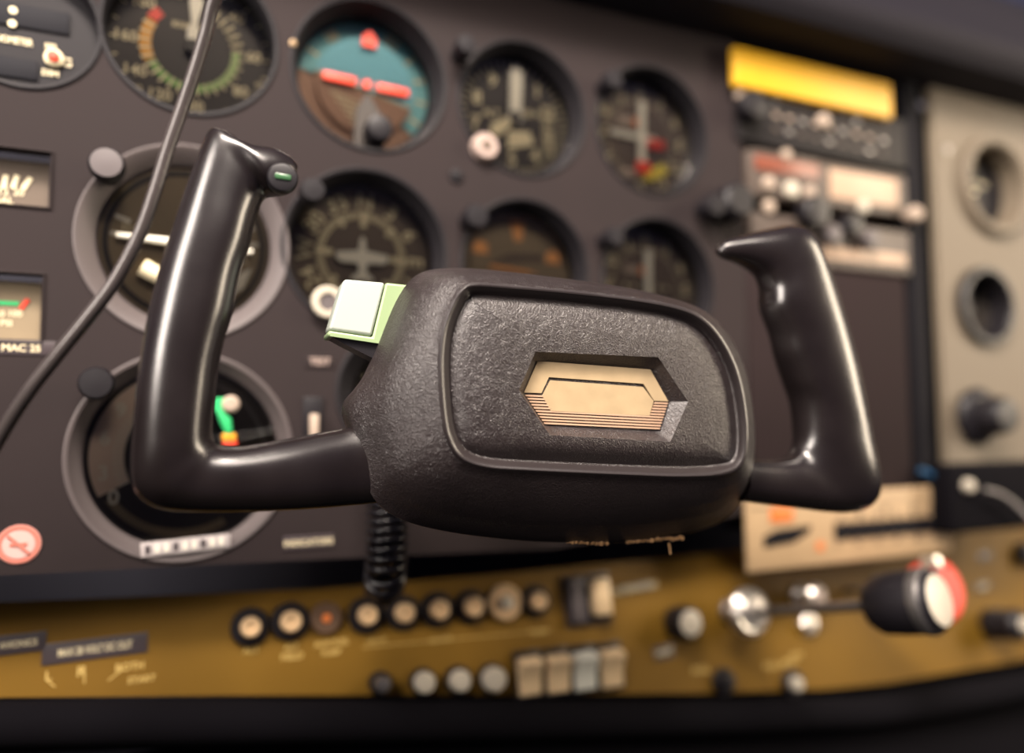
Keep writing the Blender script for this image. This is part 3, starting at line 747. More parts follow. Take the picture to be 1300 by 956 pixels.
k = L(957, 133, -.01); knob(r_, k[0], k[1], .0105, M_knob, 0, -.013)
k = L(942, 120, -.003); s_ = MB(); s_.disc(.0044, -.003, M_tan, k[0], k[1], 20, .003); s_.build('indicator_lamp', r_)
k = L(1047, 153, -.003); s_ = MB(); s_.lathe([(.0056, 0), (.0050, -.004), (.0030, -.0052)], M_tan, k[0], k[1], 24); plabel(s_.build('button', r_), 'round tan button')
for row, (dy, mm) in enumerate(((0, M_radiob), (16, M_tan), (33, M_radiob))):
    for i in range(9):
        px = 985 + i * 17
        if abs(px - 1047) < 12 and row == 0: continue
        py = 131 + (px - 985) * .235 + dy; k = L(px, py)
        s_ = MB(); s_.box(k[0] - .0030, k[0] + .0030, -.0018, 0, k[1] - .0014, k[1] + .0014, mm if (i + row) % 3 else M_steel, .0005, seg=1); s_.build('push_button', r_)
r_, L, hx, hz_ = radio('navigation_radio', 950, 188, 1152, 275, 'radio with dark red and tan displays, upper one under the audio panel', M_radiob)
a = L(958, 196); b = L(1040, 228); s_ = MB(); s_.box(a[0], b[0], -.0012, 0, b[1], a[1], M_disp, .0004); s_.box(a[0], b[0], -.0012, 0, a[1] , a[1]+.004, M_radiob, .0004); s_.build('display', r_)['label'] = 'dark red display'
a = L(1053, 214); b = L(1140, 264); s_ = MB(); s_.box(a[0], b[0], -.0012, 0, b[1], a[1], M_disptan, .0004); s_.build('display', r_)['label'] = 'tan display'
for px, py, rr, mm in ((978, 232, .0050, M_tan), (1007, 240, .0062, M_cap), (1030, 243, .0045, M_tan), (978, 262, .0050, M_tan), (1000, 196, .0042, M_tan), (1098, 262, .0050, M_cap)):
    k = L(px, py, -.003); s_ = MB(); s_.lathe([(rr, 0), (rr * .95, -.003), (rr * .6, -.004)], mm, k[0], k[1], 24); s_.build('button', r_)
for px, py, rr in ((1038, 268, .0120), (1085, 285, .0085)):
    k = L(px, py, -.012); knob(r_, k[0], k[1], rr, M_knob, 0, -.014)
r_, L, hx, hz_ = radio('communication_radio', 953, 268, 1157, 349, 'brown-faced radio with a pale lower strip, lowest of the stack', M_radiob)
a = L(1046, 312); b = L(1150, 339); s_ = MB(); s_.box(a[0], b[0], -.0012, 0, b[1], a[1], M_disptan, .0004)
for i in range(6):
    k = L(1058 + i * 17, 322 + i * 2.5); s_.box(k[0] - .0022, k[0] + .0022, -.0018, -.0010, k[1] - .0014, k[1] + .0014, M_tan)
s_.build('display', r_)
for px, py in ((1062, 296), (1110, 302)):
    k = L(px, py, -.01); knob(r_, k[0], k[1], .0070, M_knobg, 0, -.010)
p = PAN.un(1160, 272, -.008); r_ = thing('volume_knob', PAN, (p.x, -.002, p.z), 'small tan knob at the right edge beside the radios', 'knob')
s_ = MB(); s_.lathe([(.0050, 0), (.0058, -.004), (.0060, -.009), (.0045, -.011)], M_tan, n=28); s_.build('knob_body', r_)
p = PAN.un(935, 256, -.012); r_ = thing('selector_knob', PAN, (p.x, 0, p.z), 'squat black knob at the left edge beside the radios', 'knob')
s_ = MB(); s_.lathe([(.0125, .0), (.0130, -.006), (.0125, -.015), (.0100, -.018)], M_knob, n=36); s_.build('knob_body', r_)
x0, x1, z0, z1 = slabrect(948, 338, 1160, 640, PAN, 0); cx, cz = (x0 + x1) / 2, (z0 + z1) / 2
z1 = PAN.un(1157, 350, -.003).z - .0008
o = MB().box(x0 - cx, x1 - cx, 0, .003, z0 - cz, z1 - cz, M_blank, .0008).build('blanking_plate'); o.matrix_world = PAN.m @ Matrix.Translation((cx, 0, cz))
tag(o, 'plain dark brown plate under the radios, behind the right grip', 'panel')

# beige placard with breaker row
x0, z0 = xz(960, 722, PAN, -.012); x1, z1 = xz(1206, 612, PAN, -.004)
z0b = (PAN.un(960, 722, -.004).z + PAN.un(1208, 705, -.004).z) / 2; z1b = (PAN.un(960, 636, -.004).z + z1) / 2
cx, cz = (x0 + x1) / 2, (z0b + z1b) / 2; hx, hz_ = (x1 - x0) / 2, (z1b - z0b) / 2
r_ = thing('flap_placard', PAN, (cx, -.004, cz), 'beige enamel placard with black slots below the right grip', 'placard')
b = MB(); b.box(-hx, hx, 0, .0038, -hz_, hz_, M_placard, .0016, seg=3); b.box(-hx + .002, hx - .002, -.0006, .001, hz_ * .70, hz_ * .74, M_olive); b.build('plate', r_)
b = MB(); zc = -hz_ * .08
P_ = []
nn = 40
for i in range(nn + 1): P_.append((-hx * .22 + (hx * 1.20) * i / nn, -.0008, zc + .0052 + .0009 * math.sin(i * 1.9)))
for i in range(nn, -1, -1): P_.append((-hx * .22 + (hx * 1.20) * i / nn, -.0008, zc - .0054 - .0018 * abs(math.sin(i * .8))))
b.slab(P_, .0009, M_void)
b.slab([(-hx * .86, -.0008, zc + .000), (-hx * .75, -.0008, zc + .004), (-hx * .44, -.0008, zc + .0055), (-hx * .46, -.0008, zc + .001), (-hx * .60, -.0008, zc - .005), (-hx * .86, -.0008, zc - .007)], .0009, M_void)
b.build('slot', r_)
b = MB(); b.box(-hx * .80, -hx * .60, -.0008, .0002, hz_ * .28, hz_ * .66, M_orange, .0003); b.build('orange_mark', r_)
b = MB(); b.disc(.0034, -.0007, M_orange, -hx * .36, -hz_ * .46, 18); b.build('orange_dot', r_)
b = MB()
for i in range(7): b.text('%d' % (10 + 5 * i), -hx * .15 + i * hx * .18, -.0006, hz_ * .30, .0036, M_strip)
for i in range(6): b.text('%d' % (5 + 5 * i), -hx * .20 + i * hx * .2, -.0006, -hz_ * .46, .0038, M_strip)
for i in (0, 1, 2): b.disc(.0028, -.0006, M_olive, hx * (.02 + .28 * i), hz_ * .42, 16)
b.build('numerals', r_)

# dark box and chain at the right under the grey panel
p0 = PAN.un(1204, 590, -.02); p1 = PAN.un(1330, 668, -.02)
r_ = thing('control_box', PAN, ((p0.x + p1.x) / 2, -.02, (p0.z + p1.z) / 2), 'dark box with a steel button right of the beige placard', 'box')
b = MB(); hx, hz_ = (p1.x - p0.x) / 2, (p0.z - p1.z) / 2; b.box(-hx, hx, 0, .03, -hz_, hz_, M_edge, .004, seg=3); b.build('housing', r_)
k = PAN.un(1233, 617, -.024); k = (k.x - (p0.x + p1.x) / 2, k.z - (p0.z + p1.z) / 2)
s_ = MB(); s_.lathe([(.0050, 0), (.0048, -.004), (.0030, -.0055)], M_cap, k[0], k[1], 24); s_.build('button', r_)
ch = [PAN.un(px, py, -.030) for px, py in [(1253, 622), (1268, 626), (1282, 634), (1296, 646), (1312, 662), (1330, 676)]]
ch = smooth_open(ch, 8); b = MB()
for i in range(0, len(ch) - 1, 2):
    b.lathe([(.0001, .0018), (.0013, .0013), (.0019, 0), (.0013, -.0013), (.0002, -.0018)], M_steel, n=10, M=Matrix.Translation(ch[i]))
b.tube(ch, .0006, M_steel, 6)
o = b.build('bead_chain'); o.matrix_world = PAN.m; tag(o, 'steel bead chain hanging across the dark box at the right', 'chain')
p = PAN.un(1182, 603, -.004); o = MB().tube([(-.012, .0, .004), (-.004, -.002, .001), (.004, -.002, -.002), (.013, .0, -.004)], .0022, M_blue, 8).build('blue_wire')
o.matrix_world = PAN.m @ Matrix.Translation(p); tag(o, 'short blue wire above the right corner of the beige placard', 'wire')

# ================================================================== LOWER PANEL ITEMS
def breaker(px, py, rb, rc, label, capm=M_brass, ringm=M_knob, y0=-.009, hole=True, group='push breakers on the mustard panel', name='circuit_breaker', capname='button'):
    p = LOW.un(px, py, -.004); q = LOW.mpp(px, py, -.004); rb *= q; rc *= q
    r_ = thing(name, LOW, (p.x, 0, p.z), label, 'circuit breaker', group)
    b = MB(); b.lathe([(rb, 0), (rb * 1.0, -.0022), (rb * .9, -.0034), (rc * 1.12, -.0036), (rc * 1.05, -.0030)], ringm, n=44); b.build('collar', r_)
    b = MB()
    if hole: b.lathe([(rc, -.002), (rc, y0 + .0012), (rc * .86, y0), (rc * .42, y0), (rc * .36, y0 + .0010), (rc * .1, y0 + .0012)], capm, n=36)
    else: b.lathe([(rc, -.002), (rc, y0 + .002), (rc * .85, y0 + .0004), (rc * .4, y0)], capm, n=36)
    b.build(capname, r_); return r_
for px, py, rb, rc, lab in [(318, 796, 20, 12.5, 'brass-topped breaker in black collar, leftmost of the row'), (369, 789, 20, 13, 'brass-topped breaker in black collar, second from the left of the row'),
        (466, 781, 19, 12, 'brass-topped breaker in black collar, first right of the dark flush one'), (513, 778, 18, 12, 'brass-topped breaker under the coiled cord, right of the first pair'),
        (557, 774, 18, 12, 'brass-topped breaker, second one left of the large brass disc'), (600, 770, 17, 12, 'brass-topped breaker just left of the large brass disc'),
        (682, 763, 16, 11, 'brass-topped breaker just right of the large brass disc')]:
    breaker(px, py, rb + 4, rc, lab)
breaker(415, 785, 20, 6, 'flush brown breaker with a small orange dot between brass-topped ones', M_orange, mat('dull_brown_paint', (.10, .055, .03), .6), -.004, False)
p = LOW.un(643, 765, -.004); q = LOW.mpp(643, 765)
r_ = thing('brass_disc', LOW, (p.x, 0, p.z), 'large round brass fitting between two breakers', 'fitting')
b = MB(); b.lathe([(22 * q, 0), (22 * q, -.003), (20 * q, -.0042), (15 * q, -.0042), (14 * q, -.0034), (9 * q, -.0036)], M_brass, n=48); b.build('flange', r_)
b = MB(); b.lathe([(8.5 * q, -.003), (8.5 * q, -.006), (6 * q, -.007)], M_cap, n=32); b.build('button', r_)
# lower row white caps
for px, py, rb, rc, lab in [(484, 868, 15, 10, 'dark low button, leftmost of the bottom row'), (538, 866, 17, 13, 'white-topped button, leftmost white one of the bottom row'), (583, 864, 18, 13, 'white-topped button, middle of the bottom row'), (626, 862, 19, 15, 'white-topped button left of the rocker switches')]:
    breaker(px, py, rb, rc, lab, M_cap if px > 500 else M_steel, M_knob, -.010, False, 'buttons of the bottom row')
for px, py, lab in [(922, 866, 'dark stub knob at the bottom below the black knob'), (1010, 868, 'steel-tipped stub at the bottom below the silver knob')]:
    breaker(px, py, 17, 9, lab, M_knob if px < 1000 else M_cap, M_knob, -.008, False, 'buttons of the bottom row')
# rocker switches
for i, (px, mm, nm) in enumerate([(671, M_ivory, 'ivory rocker switch, leftmost of the four'), (707, M_ivory, 'ivory rocker switch, second from the left'), (741, M_whiter, 'white rocker switch between ivory ones'), (775, M_ivory, 'ivory rocker switch, rightmost of the four')]):
    p = LOW.un(px, 857 - i * 3.4, -.003); q = LOW.mpp(px, 855, -.003)
    r_ = thing('rocker_switch', LOW, (p.x, 0, p.z), nm, 'switch', 'rocker switches on the mustard panel')
    w = 18.5 * q; b = MB(); b.box(-w, w, -.003, 0, -28 * q, 30 * q, M_knob, .0008); b.build('housing', r_)
    w = 15 * q; b = MB()
    prof = [(22 * q, -.002), (20 * q, -.009), (15 * q, -.0125), (6 * q, -.0095), (-4 * q, -.0065), (-16 * q, -.0055), (-24 * q, -.005), (-24 * q, -.002)]
    vs = [(s * w, y_, z_) for s in (-1, 1) for z_, y_ in prof]; n = len(prof)
    b.add(vs, [(k, (k + 1) % n, n + (k + 1) % n, n + k) for k in range(n)] + [list(range(n)), [n + k for k in range(n)]], mm)
    o = b.build('rocker', r_, smooth=50)
    bv = o.modifiers.new('b', 'BEVEL'); bv.width = .0009; bv.segments = 2
# key/split master switch
p = LOW.un(748, 761, -.004); q = LOW.mpp(748, 761)
r_ = thing('master_switch', LOW, (p.x, 0, p.z), 'split rocker switch in dark frame, half brown half ivory', 'switch')
b = MB(); b.box(-33 * q, 33 * q, -.0025, 0, -31 * q, 31 * q, M_strip, .0008); b.box(-30 * q, 30 * q, -.0030, -.002, -28 * q, 28 * q, M_void, .0004); b.build('housing', r_)
b = MB(); b.box(-26 * q, -4 * q, -.0060, -.002, -26 * q, 26 * q, M_knobg, .001); plabel(b.build('rocker', r_), 'brown half')
b = MB(); b.box(2 * q, 25 * q, -.0110, -.002, -20 * q, 24 * q, M_ivory, .0012); plabel(b.build('rocker', r_), 'ivory half')
# black knob with pale cap
def sideknob(px, py, bx, by, r, label, cap=M_cap, name='rotary_control', body=M_knob, L=.020, shaft=True):
    pass
p = LOW.un(858, 790, 0); r_ = thing('rotary_control', LOW, (p.x, 0, p.z), 'black knob with a pale cream face right of the split switch', 'knob')
b = MB(); b.lathe([(.0105, 0), (.0112, -.006), (.0112, -.014), (.0098, -.0165), (.0085, -.017)], M_knob, n=40); b.build('knob_body', r_)
b = MB(); b.lathe([(.0084, -.0165), (.0082, -.0178), (.0050, -.0186), (.001, -.0188)], M_cap, n=40); plabel(b.build('knob_cap', r_), 'pale cream cap')
# silver friction knob (push-pull) and throttle
p = LOW.un(925, 776, 0); r_ = thing('friction_knob', LOW, (p.x, 0, p.z), 'silver stepped knob at the base of the throttle shaft', 'knob')
q = LOW.mpp(925, 776)
b = MB(); b.lathe([(.0085, 0), (.0088, -.004), (.0070, -.006), (.0060, -.012)], M_steel, n=36); b.build('nut', r_)
b = MB(); b.lathe([(.0060, -.010), (.0085, -.013), (.0140, -.0155), (.0160, -.0195), (.0160, -.0235), (.0130, -.0265), (.0110, -.0262), (.0095, -.0275), (.0020, -.0280)], M_chrome, n=48)
b.build('flange', r_)
bb_ = LOW.un(972, 778, -.026); shaft0 = Vector((0, 0, 0))
# throttle: shaft starts at the friction knob's axis and runs out towards the pilot
A = LOW.un(925, 776, 0); A = Vector((A.x, -.028, A.z)); 
th = thing('throttle_lever', LOW, (A.x, -.0285, A.z), 'large black throttle knob with cream face on a steel shaft', 'throttle')
def proj(fr, p):
    q = camo_inv @ (fr.m @ Vector(p)); return (W / 2 + F * q.x / -q.z, H / 2 - F * q.y / -q.z)
th_ax = Vector((math.sin(math.radians(14)), -math.cos(math.radians(14)), math.tan(math.radians(3.2)))).normalized()
th.matrix_world = LOW.m @ Matrix.Translation((A.x, -.0285, A.z)) @ Vector((0, -1, 0)).rotation_difference(th_ax).to_matrix().to_4x4()
def d_for(px):
    """how far along the throttle's axis a given column lies"""
    a, b = 0.0, .2
    for _ in range(40):
        m_ = (a + b) / 2
        if proj(LOW, Vector((A.x, -.0285, A.z)) + th_ax * m_)[0] < px: a = m_
        else: b = m_
    return a
dB, dC = d_for(1108), d_for(1193)
B = Vector((0, -dB, 0)); LL = dC - dB; _e = Vector((A.x, -.0285, A.z)) + th_ax * dC; yC = _e.y
print('THROTTLE', dB, dC, proj(LOW, _e))
b = MB(); b.tube([(0, 0, 0), B], .0032, M_steel, 14); b.build('shaft', th)
def axial(prof, m, org, n=48):
    return MB().lathe([(r, -d + org.y) for r, d in prof], m, n=n)
kr = 41 * LOW.mpp(1185, 760, yC)
axial([(.004, -.002), (kr * .75, 0), (kr * .96, LL * .16), (kr, LL * .45), (kr * 1.0, LL * .8), (kr * .93, LL * .95), (kr * .80, LL)], M_knob, B).build('knob', th)
axial([(kr * .80, LL * .985), (kr * .78, LL * 1.01), (kr * .5, LL * 1.03), (kr * .05, LL * 1.035)], M_cap, B).build('knob_face', th)['label'] = 'cream face'
axial([(kr * 1.02, LL * .74), (kr * 1.05, LL * .80), (kr * 1.03, LL * .88), (kr * .90, LL * .93)], M_steel, B).build('trim_ring', th)['label'] = 'steel ring'
# mixture control behind it
ym = -.085; pm_ = LOW.un(1201, 751, ym)
r_ = thing('mixture_control', LOW, (pm_.x, 0, pm_.z), 'red mixture knob showing behind the black throttle knob', 'knob')
b = MB().tube([(0, 0, 0), (0, ym, 0)], .003, M_steel, 12); b.build('shaft', r_)
km = 41 * LOW.mpp(1190, 757, ym); b = MB()
b.lathe([(km * .3, ym + .022), (km * .85, ym + .018), (km, ym + .010), (km * .98, ym + .003), (km * .8, ym)], M_redknob, n=40); plabel(b.build('knob', r_), 'red knob')
b = MB(); b.lathe([(km * .26, ym + .003), (km * .24, ym - .006), (km * .1, ym - .007)], M_chrome, -km * .45, km * .86, 20); plabel(b.build('release_button', r_), 'chrome button')
# chrome plunger
p = LOW.un(1015, 757, 0); r_ = thing('primer_plunger', LOW, (p.x, 0, p.z), 'small chrome plunger above the throttle shaft', 'knob')
b = MB(); b.lathe([(.0085, 0), (.0088, -.003), (.0055, -.005), (.0050, -.012), (.0085, -.014), (.0088, -.018), (.0060, -.0205)], M_chrome, n=32); b.build('plunger', r_)
p = LOW.un(1022, 792, 0); r_ = thing('lock_nut', LOW, (p.x, 0, p.z), 'small chrome nut below the throttle shaft', 'nut')
b = MB(); b.lathe([(.0085, 0), (.0085, -.005), (.0070, -.0065), (.0040, -.0068)], M_chrome, n=6); b.build('nut_body', r_, smooth=20)
# right knobs
for px, py, lab in [(1255, 792, 'black knob with white tip at the right border of the mustard panel')]:
    p = LOW.un(px, py, 0); r_ = thing('rotary_control', LOW, (p.x, 0, p.z), lab, 'knob')
    b = MB(); b.lathe([(.012, 0), (.013, -.006), (.0125, -.012), (.0085, -.014), (.0125, -.016), (.0128, -.026), (.009, -.030)], M_knob, n=40); b.build('knob_body', r_)
    b = MB(); b.lathe([(.0060, -.029), (.0060, -.033), (.0045, -.035)], M_cap, n=30); plabel(b.build('knob_cap', r_), 'white tip')
p = LOW.un(1296, 704, 0); r_ = thing('rotary_control', LOW, (p.x, 0, p.z), 'black knob cut by the right border above the white-tipped one', 'knob')
b = MB(); b.lathe([(.010, 0), (.0105, -.008), (.008, -.012)], M_knob, n=36); b.build('knob_body', r_)
# strips and engraved legends
strip(24, 817, 60, 24, 'AVIONICS', 'dark label strip with pale letters, left border of the mustard panel', LOW, ang=-1, tk=.34, wide=.8)
strip(122, 823, 118, 25, 'MAX 28 VOLT DC OUT', 'long dark label strip right of the left border one', LOW, ang=-1, tk=.38, wide=.62)
strip(806, 746, 50, 11, 'ALTERNATOR', 'narrow pale lettered strip right of the split switch', LOW, bm=M_strip, ang=-3, tk=.7)
strip(842, 828, 30, 17, 'LIGHT', 'small dark strip below the black cream-faced knob', LOW, ang=-3, tk=.4)
strip(1247, 745, 30, 10, 'FLAPS', 'small dark strip right of the red mixture knob', LOW, ang=-3, tk=.5)
strip(1250, 706, 26, 10, '', 'tiny dark strip right of the beige placard', LOW, ang=-3)
def engrave(px, py, txt, h):
    p = LOW.un(px, py, 0); m_ = MB(); m_.text(txt, 0, -.0003, 0, h * LOW.mpp(px, py), M_goldink)
    o = m_.build('lettering', lowo); o.location = (p.x, 0, p.z)
    return o
for a in [(319, 825, 'ALT', 8), (370, 821, 'ALT', 7), (371, 833, 'FIELD', 8), (421, 816, 'AUX FUEL', 7), (421, 828, 'PUMP', 7), (683, 802, 'TURN', 7), (62, 858, 'L', 11), (104, 852, 'R', 12), (165, 846, 'BOTH', 9), (180, 862, 'START', 8), (890, 850, 'PULL', 9), (990, 843, 'PULL RICH', 8), (478, 813, 'CIRCUIT', 5), (560, 812, 'BREAKERS', 5), (1010, 832, 'OPEN', 6)]:
    engrave(*a)
def line(px0, py0, px1, py1, w=1.4):
    a = LOW.un(px0, py0, -.0003); b = LOW.un(px1, py1, -.0003); t = (b - a).normalized(); nn_ = Vector((-t.z, 0, t.x)) * w * LOW.mpp(px0, py0) / 2
    MB().slab([a - nn_, b - nn_, b + nn_, a + nn_], .0002, M_goldink).build('engraved_line', lowo)
line(107, 845, 107, 868); line(137, 864, 158, 848); line(60, 864, 70, 872); line(460, 822, 700, 800, 1.0)

# ================================================================== COILED CORD
r_p = [(492, 560), (492, 640), (491, 700), (489, 730), (488, 744)]
path = smooth_open([PAN.un(a, b, y_) for (a, b), y_ in zip(r_p, (-.030, -.030, -.030, -.026, -.006))], 10)
def coil(path, R, rr, pitch, m):
    L = [0]
    for i in range(1, len(path)): L.append(L[-1] + (path[i] - path[i - 1]).length)
    tot = L[-1]; N = int(tot / pitch * 22); pts = []; t = (path[1] - path[0]).normalized(); u = t.orthogonal().normalized(); j = 0
    for k in range(N + 1):
        s = tot * k / N
        while j < len(L) - 2 and L[j + 1] < s: j += 1
        f = (s - L[j]) / max(1e-9, L[j + 1] - L[j]); p = path[j].lerp(path[j + 1], f); t = (path[j + 1] - path[j]).normalized()
        u = (u - t * u.dot(t)).normalized(); w = t.cross(u); a = 2 * PI * s / pitch
        pts.append(p + (u * math.cos(a) + w * math.sin(a)) * R)
    return MB().tube(pts, rr, m, 8)
q = PAN.mpp(492, 680, -.03)
o = coil(path, 23 * q, 4.6 * q, 11.2 * q, M_coil).build('coiled_cord', smooth=60); o.matrix_world = PAN.m
tag(o, 'black coiled cord hanging below the hub', 'cord')

# ================================================================== THIN CABLE
cp = [(300, -60), (272, 0), (262, 40), (247, 90), (232, 135), (213, 190), (196, 245), (176, 300), (145, 358), (110, 405), (72, 452), (35, 500), (0, 555), (-40, 630)]
def camz(px, py, z):
    return CAMPOS + (C2W @ Vector(((px - W / 2) / F, -(py - H / 2) / F, -1))) * z
cz_ = [.27 + .0 * i for i in range(len(cp))]
cpts = smooth_open([camz(a, b, .264 + .005 * math.sin(i * .45)) for i, (a, b) in enumerate(cp)], 8)
o = MB().tube(cpts, .00232, M_cable, 20).build('headset_cable', smooth=60)
tag(o, 'thin grey cable curving across the upper left in front of the gauges', 'cable')

# ================================================================== YOKE
yoke = thing('control_yoke', YOK, (0, 0, 0), 'black aircraft control yoke with two upright grips and leather hub', 'control yoke')
def U(px, py, y=0.0): return YOK.un(px, py, y * SY)
RIDGE = [(602, 360), (650, 363), (720, 369), (800, 378), (860, 389), (893, 404), (918, 432), (937, 472), (947, 520), (949, 562), (943, 588), (922, 602), (870, 606), (800, 604), (730, 601), (670, 598), (618, 594), (585, 582), (569, 558), (562, 526), (558, 466), (562, 420), (574, 386), (586, 368)]
BODY = [(562, 341), (612, 342), (692, 351), (790, 366), (858, 384), (897, 401), (926, 431), (944, 472), (953, 520), (956, 562), (952, 600), (944, 634), (903, 668), (815, 685), (740, 689), (660, 686), (575, 676), (512, 660), (474, 632), (461, 590), (452, 520), (478, 448), (502, 384), (528, 350)]
cR = Vector((755, 488)); 
def sec(pts, y, n=5):
    return [U(p.x, p.y, y) for p in smooth_closed([Vector((a, b, 0)) for a, b in pts], n)]
def inset(pts, k, c=None):
    """move every point k px inwards along its outline's normal"""
    L = len(pts); out = []
    for i in range(L):
        a = Vector(pts[i - 1]); b = Vector(pts[(i + 1) % L]); t = (b - a).normalized(); nrm = Vector((-t.y, t.x))
        out.append((pts[i][0] + nrm.x * k, pts[i][1] + nrm.y * k))
    return out
def mixp(A, B, t): return [(a[0] + (b[0] - a[0]) * t, a[1] + (b[1] - a[1]) * t) for a, b in zip(A, B)]
D = .062
flare = {19: (446, 560), 20: (434, 516), 21: (461, 478)}
BODYF = [flare.get(i, p) for i, p in enumerate(BODY)]
secs = []
back = inset(BODY, 10)
secs.append(sec(inset(BODY, 40), D + .004)); secs.append(sec(back, D + .003))
secs.append(sec(inset(BODY, 3), D - .002))
secs.append(sec(mixp(BODY, BODYF, .7), D - .008)); secs.append(sec(BODYF, D - .014)); secs.append(sec(mixp(BODY, BODYF, .75), D - .020))
secs.append(sec(mixp(BODY, BODYF, .15), D - .028))
for t, y_ in ((.12, .030), (.30, .0205), (.52, .0128), (.72, .0072), (.87, .0038)):
    b_ = mixp(BODY, RIDGE, t); b_ = inset(b_, -6 * math.sin(PI * t) * (1 if t < .8 else .8)); secs.append(sec(b_, y_))
for k_, y_ in ((-2.4, .0016), (-.8, .0006), (1.2, .0001), (3.2, .0002), (5.5, .0010), (8.5, .0027), (11.5, .0043)): secs.append(sec(inset(RIDGE, k_), y_))
secs.append(sec(inset(RIDGE, 14), .0049)); secs.append(sec(inset(RIDGE, 17), .0043)); secs.append(sec(inset(RIDGE, 21), .0032))
FACE = inset(RIDGE, 21.0)
HEXO = [(680, 446.5), (835.8, 453.6), (873.5, 509.7), (851, 561), (698, 552.5), (658.8, 495.4)]
HEXI = [(681.5, 459), (827, 469.5), (850.5, 510), (838.5, 548), (691.5, 540), (664.5, 499)]
def hexsec(hx6, y, N):
    """N points on the hexagon: assign by angle so that corners stay sharp"""
    C_ = Vector((766, 503)); per = []; tot = 0
    base = smooth_closed([Vector((a, b, 0)) for a, b in FACE], 5)
    out = []
    for p in base:
        d = Vector((p.x, p.y)) - C_; best = None
        for i in range(6):
            a = Vector(hx6[i]); b = Vector(hx6[(i + 1) % 6]); e = b - a
            den = d.x * e.y - d.y * e.x
            if abs(den) < 1e-9: continue
            w = a - C_; t = (w.x * e.y - w.y * e.x) / den; u = (w.x * d.y - w.y * d.x) / den
            if t > 0 and -1e-6 <= u <= 1 + 1e-6 and (best is None or t < best): best = t
        out.append(C_ + d * best)
    for h in hx6:                        # snap the nearest point to every corner
        hv = Vector(h); k = min(range(len(out)), key=lambda i: (out[i] - hv).length); out[k] = hv
    return [U(p.x, p.y, y) for p in out]
NN = len(secs[0])
facesec = secs[-1]; hexo = hexsec(HEXO, .0003, NN)
for t in (.12, .28, .48, .70, .92):
    secs.append([Vector((a.x + (b.x - a.x) * t, a.y + (b.y - a.y) * (1 - (1 - t) ** 2.6), a.z + (b.z - a.z) * t)) for a, b in zip(facesec, hexo)])
secs.append(hexo); secs.append(hexsec(HEXI, .0062, NN))
vs = [p for s_ in secs for p in s_]; fs = []
for i in range(len(secs) - 1):
    for k in range(NN):
        k2 = (k + 1) % NN; fs.append((i * NN + k, i * NN + k2, (i + 1) * NN + k2, (i + 1) * NN + k))
fs.append([(len(secs) - 1) * NN + k for k in range(NN)]); fs.append(list(range(NN))[::-1])
hm = MB().add(vs, fs, M_hub); rim_i = hm.mi(M_hubrim)
for i in range(13, 18):
    for k in range(NN): hm.m[i * NN + k] = rim_i
hub = hm.build('hub', yoke, smooth=38)
plabel(hub, 'leather-grained hub')
# badge
y_b = .0054; bd = MB()
def bp(pts, m, y=y_b, th=.0009): bd.slab([U(a, b, y) for a, b in pts], th, m)
bp([(682.8, 458.3), (825.6, 469), (848.4, 509.4), (830.5, 508.8), (817.3, 487.2), (697.0, 478.8), (687.5, 499.0), (665.5, 498.3)], M_badge)
bp([(699, 482.8), (816.4, 491.2), (829.8, 509.4), (824.8, 527.6), (699.8, 522.3), (688.8, 502.5)], M_badge)
A0, A1 = Vector((666.5, 501.0)), Vector((692.5, 540.0)); B0, B1 = Vector((848.2, 511.2)), Vector((837.0, 546.6))
n_ = 10
for i in range(n_):
    t0 = i / n_; t1 = t0 + .56 / n_
    a0, a1, b0, b1 = A0.lerp(A1, t0), A0.lerp(A1, t1), B0.lerp(B1, t0), B0.lerp(B1, t1)
    if t0 < .5:
        li = Vector((687.5 + 12.5 * t0 / .5, 0)).x; ri = 831.5 - 7 * t0 / .5
        def at(p, q_, x): f = (x - p.x) / (q_.x - p.x); return p.lerp(q_, f)
        # left short stripe keeps level with its own end; right one likewise
        sl = .045
        L0, L1 = Vector((li + 1, a0.y + sl * (li - a0.x))), Vector((li + 2, a1.y + sl * (li - a1.x)))
        bp([a0, L0, L1, a1], M_stripe)
        R0, R1 = Vector((ri, b0.y - sl * (b0.x - ri))), Vector((ri - .5, b1.y - sl * (b1.x - ri)))
        bp([R0, b0, b1, R1], M_stripe)
    else: bp([a0, b0, b1, a1], M_stripe)
bo_ = bd.build('badge', yoke); plabel(bo_, 'gold hexagonal striped badge')
# shaft to the panel
sh0 = U(700, 520, D)
_pw = PAN.inv @ (YOK.m @ sh0); _dir = (PAN.inv.to_3x3() @ YOK.y)
MB().tube([sh0, sh0 + Vector((0, (.0 - _pw.y) / _dir.y - .001, 0))], .0115, M_steel, 24).build('shaft', yoke)

